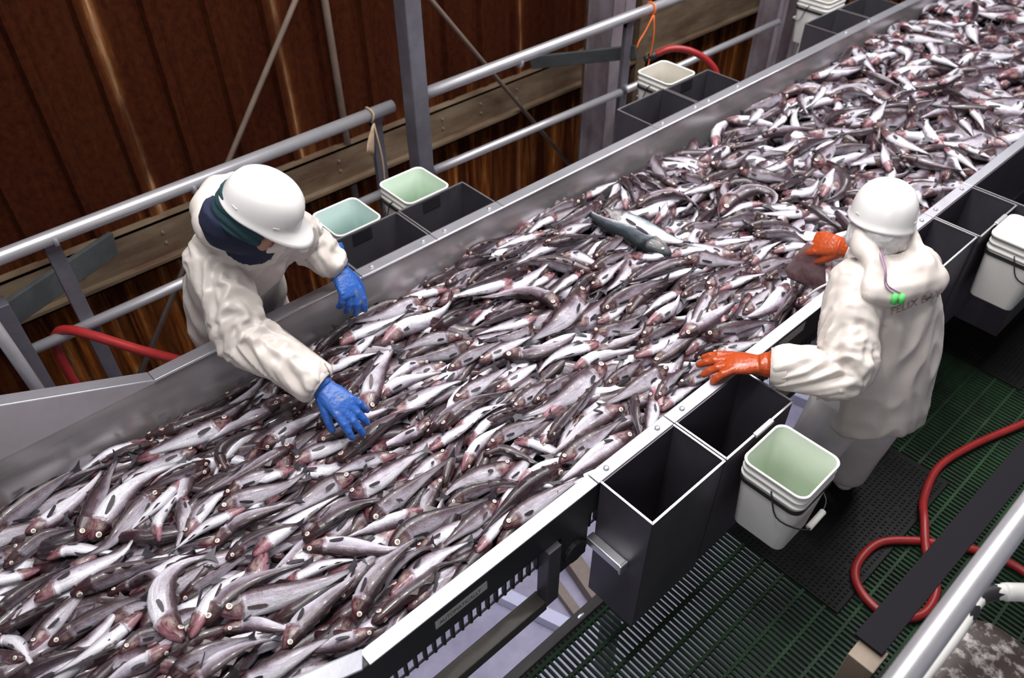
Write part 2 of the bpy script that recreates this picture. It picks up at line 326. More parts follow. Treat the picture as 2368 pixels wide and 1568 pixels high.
# raised end plates near the viewer
b = MB(); yk = 0.375
b.add([(LX + 0.001, yk + .025, 0.990), (LX + 0.001, -1.6, 0.990), (LX + 0.001, -1.6, 1.843), (LX - 0.005, yk + .025, 0.990), (LX - 0.005, -1.6, 0.990), (LX - 0.005, -1.6, 1.843)], [(0, 2, 1), (3, 4, 5), (0, 1, 4, 3), (1, 2, 5, 4), (2, 0, 3, 5)])
b.build('end_plate', simple('end_plate_steel', (0.46, 0.43, 0.46), 0.5, 0.25, 0.15), conv)
MB().hexa([(LX, yk, .998), (LX - .055, yk, .998), (LX - .055, -1.6, 1.84), (LX, -1.6, 1.84), (LX, yk, 1.004), (LX - .055, yk, 1.004), (LX - .055, -1.6, 1.846), (LX, -1.6, 1.846)]).build('lip_plate', M['lip'], conv, bevel=0.002)
b = MB()
b.hexa([(RXI, 0.36, 1.005), (RXI + .048, 0.33, 1.005), (RXI + .07, -1.6, 2.12), (RXI - .01, -1.6, 2.12), (RXI, 0.36, 1.013), (RXI + .048, 0.33, 1.013), (RXI + .07, -1.6, 2.128), (RXI - .01, -1.6, 2.128)])
b.build('lip_plate', M['lip'], conv, bevel=0.002)
MB().add([(RXI + .004, .36, .99), (RXI + .004, -1.6, .99), (RXI + .004, -1.6, 2.12), (RXI + .01, .36, .99), (RXI + .01, -1.6, .99), (RXI + .01, -1.6, 2.12)], [(0, 2, 1), (3, 4, 5), (0, 1, 4, 3), (1, 2, 5, 4), (2, 0, 3, 5)]).build('end_plate', M['steel'], conv)
def lip_run(x0, x1, cuts):
    for a, c in zip(cuts[:-1], cuts[1:]):
        MB().box(x0, x1, a + 0.0018, c - 0.0018, 0.996, 1.003).build('lip_plate', M['flange'] if (x0 > -1.5 and (1.2 < a < 1.9 or 2.9 < a < 3.7)) else M['lip'], conv, bevel=0.0022)
lip_run(LX - 0.056, LX + 0.002, [0.375, 1.262, 1.655, 2.045, 3.145, 3.545, 3.945, 4.99, 5.41, 5.80, 9.5])
lip_run(RXI - 0.002, RXI + 0.046, [0.35, 1.214, 1.585, 1.972, 2.99, 3.415, 3.80, 9.5])
for x, ys in ((LX - 0.03, (1.33, 1.60, 1.72, 1.98, 3.21, 3.49, 3.61, 3.88, 5.06, 5.35)), (RXI + 0.022, (1.275, 1.525, 1.655, 1.91, 3.06, 3.35, 3.48, 3.74))):
    for yy in ys:
        MB().tube([(x, yy, 1.002), (x, yy, 1.008), (x, yy, 1.010)], [0.0095, 0.0095, 0.005], 10).build('bolt', M['galv'], conv, True)
# rolled bright edge of the left lip
MB().tube([(LX + 0.003, 0.375, 0.999), (LX + 0.003, 9.5, 0.999)], 0.0045, 8).build('lip_bead', M['rim'], conv, True)
MB().box(LX, RXI - 0.05, Y0, Y1, 0.735, 0.75).build('belt_bed', M['skirt'], conv)
MB().box(RXI + 0.006, RXI + 0.040, Y0, Y1, 0.845, 0.996).build('skirt_panel', M['skirt'], conv, bevel=0.004)
MB().box(LX - 0.05, LX - 0.006, Y0, Y1, 0.80, 0.994).build('skirt_panel', M['skirt'], conv)
# belt edge links hanging under the skirt
lk = MB().box(-0.008, 0.008, -0.004, 0.004, -0.0355, 0.0355).mesh('belt_link'); lk.materials.append(M['black'])
for i in range(88):
    o = bpy.data.objects.new('belt_link', lk); C.objects.link(o); o.parent = conv; o.location = Vector((RXI + 0.014, 0.05 + i * 0.0345, 0.7705)) - conv.location
MB().box(RXI + 0.012, RXI + 0.018, 0, 3.1, 0.798, 0.806).build('chain_strip', M['black'], conv)
MB().box(RXI + 0.012, RXI + 0.018, 0, 3.1, 0.735, 0.743).build('chain_strip', M['black'], conv)
lb = MB().box(RXI + 0.040, RXI + 0.0415, 0.565, 0.755, 0.905, 0.945).build('name_plate', M['tape_white'], conv)
MB().box(RXI + 0.040, RXI + 0.0415, 2.22, 2.40, 0.93, 0.975).build('name_plate', M['tape_white'], conv)
def text_mesh(s, size, ext=0.0):
    cu = bpy.data.curves.new('t', 'FONT'); cu.body = s; cu.size = size; cu.extrude = ext
    o = bpy.data.objects.new('t', cu); C.objects.link(o)
    dg = bpy.context.evaluated_depsgraph_get(); me = bpy.data.meshes.new_from_object(o.evaluated_get(dg))
    bpy.data.objects.remove(o); return me
me = text_mesh('AUTOMATICALLY', 0.0190)
me.transform(Matrix(((0, 0, 1, RXI + 0.0422), (1, 0, 0, 0.578), (0, 1.35, 0, 0.917), (0, 0, 0, 1))))
link('plate_lettering', me, M['black'], lb)
# frame legs and rails under the right side
for yy in (1.02, 2.85, 5.0):
    MB().box(RXI + 0.01, RXI + 0.06, yy - 0.028, yy + 0.028, 0.53, 0.85).build('frame_leg', M['bin'], conv, bevel=0.003)
MB().box(RXI - 0.0, RXI + 0.055, -1.2, 1.0, 0.50, 0.555).build('frame_rail', M['frame'], conv, bevel=0.003)
MB().box(RXI - 0.0, RXI + 0.055, 1.9, 5.0, 0.50, 0.555).build('frame_rail', M['frame'], conv, bevel=0.003)
b = MB(); b.box(RXI - .03, RXI + .035, 1.07, 1.20, 0.62, 0.84); b.tube([(RXI - .05, 1.135, 0.70), (RXI + .05, 1.135, 0.70)], 0.05, 14)
b.build('bearing_block', M['black'], conv, bevel=0.003)
for yy in (0.2, 1.6, 3.6, 5.6, 7.6):
    for x in (LX + 0.05, RXI - 0.12): MB().box(x, x + 0.07, yy - .035, yy + .035, -1.0, 0.62).build('support_leg', M['post'], conv)
# ------------------------------------------------------------------ reject bins
def steel_bin(x0, x1, y0, y1, zb, label, group, tabside=1, bracket=False, tab=True):
    r = empty('reject_bin', ((x0 + x1) / 2, (y0 + y1) / 2, zb), label, 'bin', group)
    t = 0.004; z1 = 1.0
    b = MB()
    b.box(x0, x0 + t, y0, y1, zb, z1).box(x1 - t, x1, y0, y1, zb, z1).box(x0 + t, x1 - t, y0, y0 + t, zb, z1).box(x0 + t, x1 - t, y1 - t, y1, zb, z1).box(x0 + t, x1 - t, y0 + t, y1 - t, zb, zb + t)
    b.build('bin_body', M['bin'], r)
    q = 0.0035; b = MB()
    ex = x1 if tabside > 0 else x0
    for (a, c, d, e) in ((x0, x1, y0 - .001, y0 + q * 1.6), (x0, x1, y1 - q * 1.6, y1 + .001), (ex - q, ex + q, y0, y1)): b.box(a, c, d, e, z1 - 0.001, z1 + 0.004)
    b.build('bin_rim', M['rim'], r)
    ym = (y0 + y1) / 2
    if tab:
        xi = ex - tabside * 0.006
        MB().box(xi - 0.001, xi + 0.001, ym - 0.055, ym + 0.045, z1 - 0.062, z1 - 0.004).build('hook_plate', M['skirt'], r)
    if bracket:
        xo = ex
        MB().box(xo - 0.006, xo + 0.012, ym - 0.04, ym + 0.06, z1 - 0.004, z1 + 0.010).build('hook_bracket', M['galv'], r, bevel=0.003)
    return r
GR, GL = 'steel reject bins along the right lip', 'steel reject bins along the left lip'
R1 = steel_bin(-0.942, -0.733, 1.222, 1.580, 0.38, 'nearest right steel bin, its outer side bare, short bar on its near face', GR, tab=False)
b = MB(); b.box(-0.95, -0.795, 1.188, 1.222, 0.690, 0.728); b.box(-0.800, -0.790, 1.184, 1.222, 0.686, 0.732)
b.build('handle_bar', M['rim'], R1, bevel=0.003)
steel_bin(-0.942, -0.733, 1.588, 1.968, 0.42, 'right steel bin under the spread orange glove, white bucket clipped outside', GR, tab=False, bracket=True)
steel_bin(-0.942, -0.745, 2.995, 3.410, 0.40, 'right steel bin just beside the right worker behind the hood', GR, tab=False)
steel_bin(-0.942, -0.735, 3.420, 3.795, 0.42, 'right steel bin beside the lidded white bucket', GR, tab=False, bracket=True)
steel_bin(-0.942, -0.55, 3.81, 5.0, 0.30, 'large dark steel bin at the right edge beyond the lidded bucket', GR, tab=False)
steel_bin(-2.612, -2.378, 1.268, 1.650, 0.40, 'left steel bin nearest the left worker, by the blue glove', GL, -1)
steel_bin(-2.612, -2.378, 1.660, 2.040, 0.40, 'left steel bin beside the mint lined bucket, right of another bin', GL, -1)
steel_bin(-2.618, -2.378, 3.150, 3.540, 0.40, 'left steel bin below the cream bucket at upper centre', GL, -1, tab=False)
steel_bin(-2.605, -2.378, 3.550, 3.940, 0.40, 'left steel bin right of the cream bucket, below the red hose', GL, -1)
steel_bin(-2.615, -2.378, 5.00, 5.40, 0.40, 'left steel bin second from the top edge, dividing plate shared', GL, -1, tab=False)
steel_bin(-2.61, -2.378, 5.41, 5.80, 0.40, 'left steel bin farthest away, cut by the top edge', GL, -1, tab=False)
# ------------------------------------------------------------------ square buckets
def rsq(cx, cy, hx, hy, z, r, n=5):
    out = []
    for (sx, sy, a0) in ((1, 1, 0), (-1, 1, PI / 2), (-1, -1, PI), (1, -1, 1.5 * PI)):
        for i in range(n + 1):
            a = a0 + PI / 2 * i / n; out.append(Vector((cx + sx * (hx - r) + r * math.cos(a), cy + sy * (hy - r) + r * math.sin(a), z)))
    return out
def bucket(x, y, rot, label, inside, zt=1.0, h=0.33, w=0.118, lid=False, handle='near', tilt=0.0, dirt=False):
    r = empty('square_bucket', (x, y, zt - h), label, 'bucket', 'square white plastic buckets')
    T = Matrix.Translation((x, y, zt)) @ Matrix.Rotation(rot, 4, 'Z') @ Matrix.Rotation(tilt, 4, 'X')
    def tf(ring): return [T @ p for p in ring]
    def R(hw, z, rr=0.035): return tf(rsq(0, 0, hw, hw, z, rr))
    b = MB()
    prof = [(w * 0.80, -h, .03), (w * 0.815, -h + .006, .03), (w * 0.95, -0.075, .034), (w * 0.955, -0.07, .034), (w * 0.99, -0.068, .035), (w * 0.99, -0.058, .035), (w * .955, -.056, .034), (w * .957, -.042, .034), (w * .99, -.040, .035), (w * .99, -.03, .035), (w * .96, -.028, .034), (w * .962, -0.010, .034), (w * 1.0, -0.008, .036), (w * 1.0, -0.001, .036), (w * .985, 0.001, .035), (w * .945, 0.0, .033), (w * .935, -0.004, .033)]
    b.loft([R(*p) for p in prof], (True, False)); b.build('bucket_shell', M['white_plastic'], r, True)
    if not lid:
        b = MB(); b.loft([R(w * .936, -0.003, .033), R(w * .925, -.05, .033), R(w * .79, -h + .008, .03)], (False, False)); n = 24
        b.f.append(tuple(reversed(range(2 * n, 3 * n)))); b.f = [tuple(reversed(f)) for f in b.f]
        b.f[-1] = tuple(range(2 * n, 3 * n))
        b.build('bucket_lining', M[inside], r, True)
    else:
        b = MB(); b.loft([R(w * 1.02, -0.006, .037), R(w * 1.02, 0.008, .037), R(w * .95, 0.010, .034), R(w * .93, 0.002, .033), R(w * .5, 0.003, .02)], (True, True)); b.build('bucket_lid', M['white_plastic'], r, True)
    # black strap under the ridges
    b = MB(); b.loft([R(w * .962, -.094, .035), R(w * .985, -.094, .036), R(w * .985, -.078, .036), R(w * .962, -.078, .035)], (False, False)); b.build('bucket_strap', M['black'], r)
    # wire handle hanging on the near side with grip
    sgn = -1
    pts = [T @ Vector((w * .985, -0.01, -0.05)), T @ Vector((w * 1.03, -0.03, -0.075)), T @ Vector((w * 1.06, -0.06, -0.16)), T @ Vector((w * .8, sgn * w * 1.02, -0.185)), T @ Vector((w * .2, sgn * w * 1.16, -0.19)), T @ Vector((-w * .5, sgn * w * 1.16, -0.185)), T @ Vector((-w * 1.05, -0.06, -0.14)), T @ Vector((-w * .99, -0.01, -0.05))]
    hd = MB().tube(spline(pts, 32), 0.0028, 6).build('bucket_handle', M['black'], r, True)
    g0, g1_ = T @ Vector((w * .42, sgn * w * 1.16, -0.1905)), T @ Vector((-w * .35, sgn * w * 1.17, -0.1875))
    MB().tube([g0, g1_], 0.0115, 10).build('handle_grip', M['white_plastic'], hd, True)
    return r
bucket(-0.590, 1.745, PI / 2 + 0.02, 'white square bucket hanging outside the near right bin, pale green inside', 'pale_green')
bucket(-0.600, 3.59, PI / 2, 'white square bucket with a lid at the right edge behind the right worker', 'cream', lid=True)
bucket(-2.745, 1.465, -PI / 2, 'aqua lined white square bucket behind the left worker\'s raised arm', 'aqua', w=.121)
bucket(-2.755, 1.855, -PI / 2, 'mint lined white square bucket left of the tall post', 'mint', w=.128)
bucket(-2.755, 3.735, -PI / 2, 'cream white square bucket under the arching red hose', 'cream', w=.130)
bucket(-2.755, 5.42, -PI / 2, 'white square bucket farthest up the left side, cut by the top edge', 'cream', w=.128, zt=1.06)
tag(MB().tube([(-2.72, 5.30, 0.90), (-2.73, 5.27, 0.78), (-2.75, 5.24, 0.60)], [0.033, 0.026, 0.016], 12).build('plastic_funnel', M['white_plastic'], None, True), 'white tapered plastic spout hanging beneath the farthest left bucket', 'spout')
# ------------------------------------------------------------------ right walkway
gr = empty('walkway_grating', (-0.2, 4, 0), 'green fibreglass grating walkway of thin slats beside the right bins', 'grating')
GX0, GX1, GY0, GY1 = -0.985, 0.30, 0.3, 9.0
nb = 13
for i in range(nb):
    x = GX0 + 0.02 + i * 0.1
    MB().box(x - 0.006, x + 0.006, GY0, GY1, -0.034, -0.0).build('grating_bar', M['green'], gr)
sl = MB(); yy = GY0; 
while yy < GY1:
    sl.box(GX0, GX1, yy - 0.0045, yy + 0.0045, -0.020, -0.002); yy += 0.0245
tag(sl.build('grating_slats', M['green'], gr), kind='stuff')
b = MB().box(GX0 - 0.045, GX0 - 0.002, GY0 - 1.5, 1.43, -0.09, 0.012); b.build('edge_angle', M['frame'], gr, bevel=0.003)
for yy in (0.86, 1.28): MB().ball((GX0 - 0.022, yy, 0.012), 0.012, 0.022, 0.004, 10, 6).build('edge_bolt', M['rim'], gr, True)
for yy in (0.9, 2.3, 3.9, 5.6): MB().box(GX0, GX1, yy - .03, yy + .03, -0.13, -0.036).build('bearer_beam', M['post'], gr)
def mat(x0, x1, y0, y1, z, label):
    r = empty('rubber_mat', ((x0 + x1) / 2, (y0 + y1) / 2, z), label, 'mat', 'black rubber floor mats')
    MB().box(x0, x1, y0, y1, z, z + 0.010).build('mat_sheet', M['rubber'], r, bevel=0.003)
    nb = MB(); p = 0.0215
    nx = int((x1 - x0 - .02) / p); ny = int((y1 - y0 - .02) / p)
    for i in range(nx):
        for j in range(ny):
            if (i % 4 == 2 and j % 4 == 2): continue
            x = x0 + .015 + i * p; y = y0 + .015 + j * p; s = 0.0058; zz = z + 0.0095
            nb.add([(x - s, y - s, zz), (x + s, y - s, zz), (x + s, y + s, zz), (x - s, y + s, zz), (x - s * .6, y - s * .6, zz + .005), (x + s * .6, y - s * .6, zz + .005), (x + s * .6, y + s * .6, zz + .005), (x - s * .6, y + s * .6, zz + .005)], [(4, 5, 6, 7), (0, 1, 5, 4), (1, 2, 6, 5), (2, 3, 7, 6), (3, 0, 4, 7)])
    tag(nb.build('mat_studs', M['rubber'], r), kind='stuff')
mat(-0.975, -0.31, 2.06, 3.04, 0.0, 'black studded rubber mat under the right worker')
mat(-0.975, -0.34, 3.90, 5.20, 0.0, 'black studded rubber mat below the lidded bucket at the right edge')
HZ = 0.024
hose('red_hose', [(x, y, HZ + dz) for x, y, dz in [(0.05, 4.6, 0), (-0.10, 4.05, 0), (-0.229, 3.655, 0), (-0.337, 3.328, 0), (-0.386, 3.071, 0), (-0.345, 2.84, .01), (-0.285, 2.704, .035), (-0.20, 2.574, .01), (-0.115, 2.49, 0), (-0.075, 2.39, 0), (-0.085, 2.275, 0), (-0.181, 2.189, 0), (-0.303, 2.212, 0), (-0.371, 2.303, 0), (-0.366, 2.473, 0), (-0.27, 2.60, 0), (-0.17, 2.679, 0), (-0.07, 2.75, 0), (0.08, 2.8, 0), (0.25, 2.78, 0)]], 0.0185, 'red hose looped on the green grating at lower right', 140)
# near right railing
nr = empty('handrail', (-0.02, 1.5, 0), 'near right railing, galvanised pipe over a dark flat bar', 'railing')
MB().tube([(0.000, -0.3, 1.36), (-0.006, 4.2, 1.36)], 0.030, 20).build('top_rail', M['galv'], nr, True)
MB().hexa([(-.178, 1.665, .54), (-.082, 1.665, .54), (-.040, 4.4, .54), (-.136, 4.4, .54), (-.178, 1.665, .55), (-.082, 1.665, .55), (-.040, 4.4, .55), (-.136, 4.4, .55)]).build('flat_bar', M['bar'], nr, bevel=0.002)
for yy in (3.1, 4.3):
    MB().box(-0.05, -0.0, yy - .03, yy + .03, 0.0, 1.36).build('rail_post', M['post'], nr, bevel=0.003)
MB().box(-0.16, -0.07, 1.60, 1.70, 0.0, 0.53).build('wood_block', M['brownbeam'], nr, bevel=0.004)
# tank and white pipe at the corner
tk = empty('mottled_tank', (0.28, 1.5, 0.2), 'brown and white mottled tank top at the lower right corner', 'tank')
rings = []
for (hw, z) in ((.30, 0.1), (.30, 0.84), (.285, .875), (.25, .89)): rings.append(rsq(0.315, 1.45, hw, hw + .03, z, .09, 6))
MB().loft(rings).build('tank_shell', M['tank'], tk, True)
wp = empty('white_pipe', (0.05, 1.55, 1.05), 'white plastic pipe with torn black tape round its elbow at lower right', 'pipe')
pts = spline([(0.30, 1.96, 1.06), (0.145, 1.804, 1.06), (0.056, 1.71, 1.06), (0.029, 1.651, 1.06), (0.030, 1.585, 1.06), (0.032, 1.492, 1.058), (0.028, 1.347, 1.05), (0.018, 1.12, 1.04)], 43)
MB().tube(pts, 0.021, 16).build('pipe_tube', M['white_plastic'], wp, True)
MB().tube(pts[2:12], 0.0245, 16).build('pipe_sleeve', M['white_plastic'], wp, True)
def torn_tape(a, b, seed):   # tape sleeve with ragged, torn ends
    rs = random.Random(seed); n = 24; m = 9; rings = []; lo = [rs.uniform(0, .22) for _ in range(n)]; hi = [rs.uniform(.72, 1) for _ in range(n)]
    for i in range(m):
        ring = []
        for k in range(n):
            q = (lo[k] + (hi[k] - lo[k]) * i / (m - 1)) * (b - a) + a; j = min(int(q), 41); c = pts[j].lerp(pts[j + 1], q - j); t = (pts[j + 1] - pts[j]).normalized()
            r = Vector((0, 0, 1)); r = (r - t * r.dot(t)).normalized(); s = t.cross(r); ring.append(c + (r * math.cos(2 * PI * k / n) + s * math.sin(2 * PI * k / n)) * 0.0222)
        rings.append(ring)
    MB().loft(rings, (False, False)).build('black_tape', M['black'], wp, True)
torn_tape(11.5, 19.5, 3); torn_tape(21, 25.5, 8)
# steelwork seen below on the far right and under the conveyor
tag(MB().box(0.34, 0.44, 2.0, 6.0, -0.1, 0.05).build('steel_beam', M['paint'], None, bevel=0.003), 'mauve steel beam below the near railing at the right edge', 'beam')
tag(MB().bar((-1.79, 1.43, -0.96), (-1.32, 1.60, -0.96), 0.07, 0.07).build('deck_beam', M['deckbeam']), 'pale bar lying across the lower deck below the name plate', 'beam')
tag(MB().bar((-1.95, 1.80, -0.97), (-1.30, 1.68, -0.97), 0.05, 0.05).build('deck_beam', M['brownbeam']), 'thin brown bar on the lower deck left of the frame leg foot', 'beam')
tag(MB().bar((-1.75, 1.93, -0.95), (-1.2, 1.80, -0.95), 0.09, 0.09).build('deck_beam', M['brownbeam']), 'brown beam on the lower deck right of the frame leg', 'beam')
tag(MB().bar((-1.7, 3.9, -0.96), (-0.9, 4.1, -0.96), 0.08, 0.08).build('deck_beam', M['deckbeam']), 'pale bar on the lower deck seen under the right worker\'s elbow', 'beam')
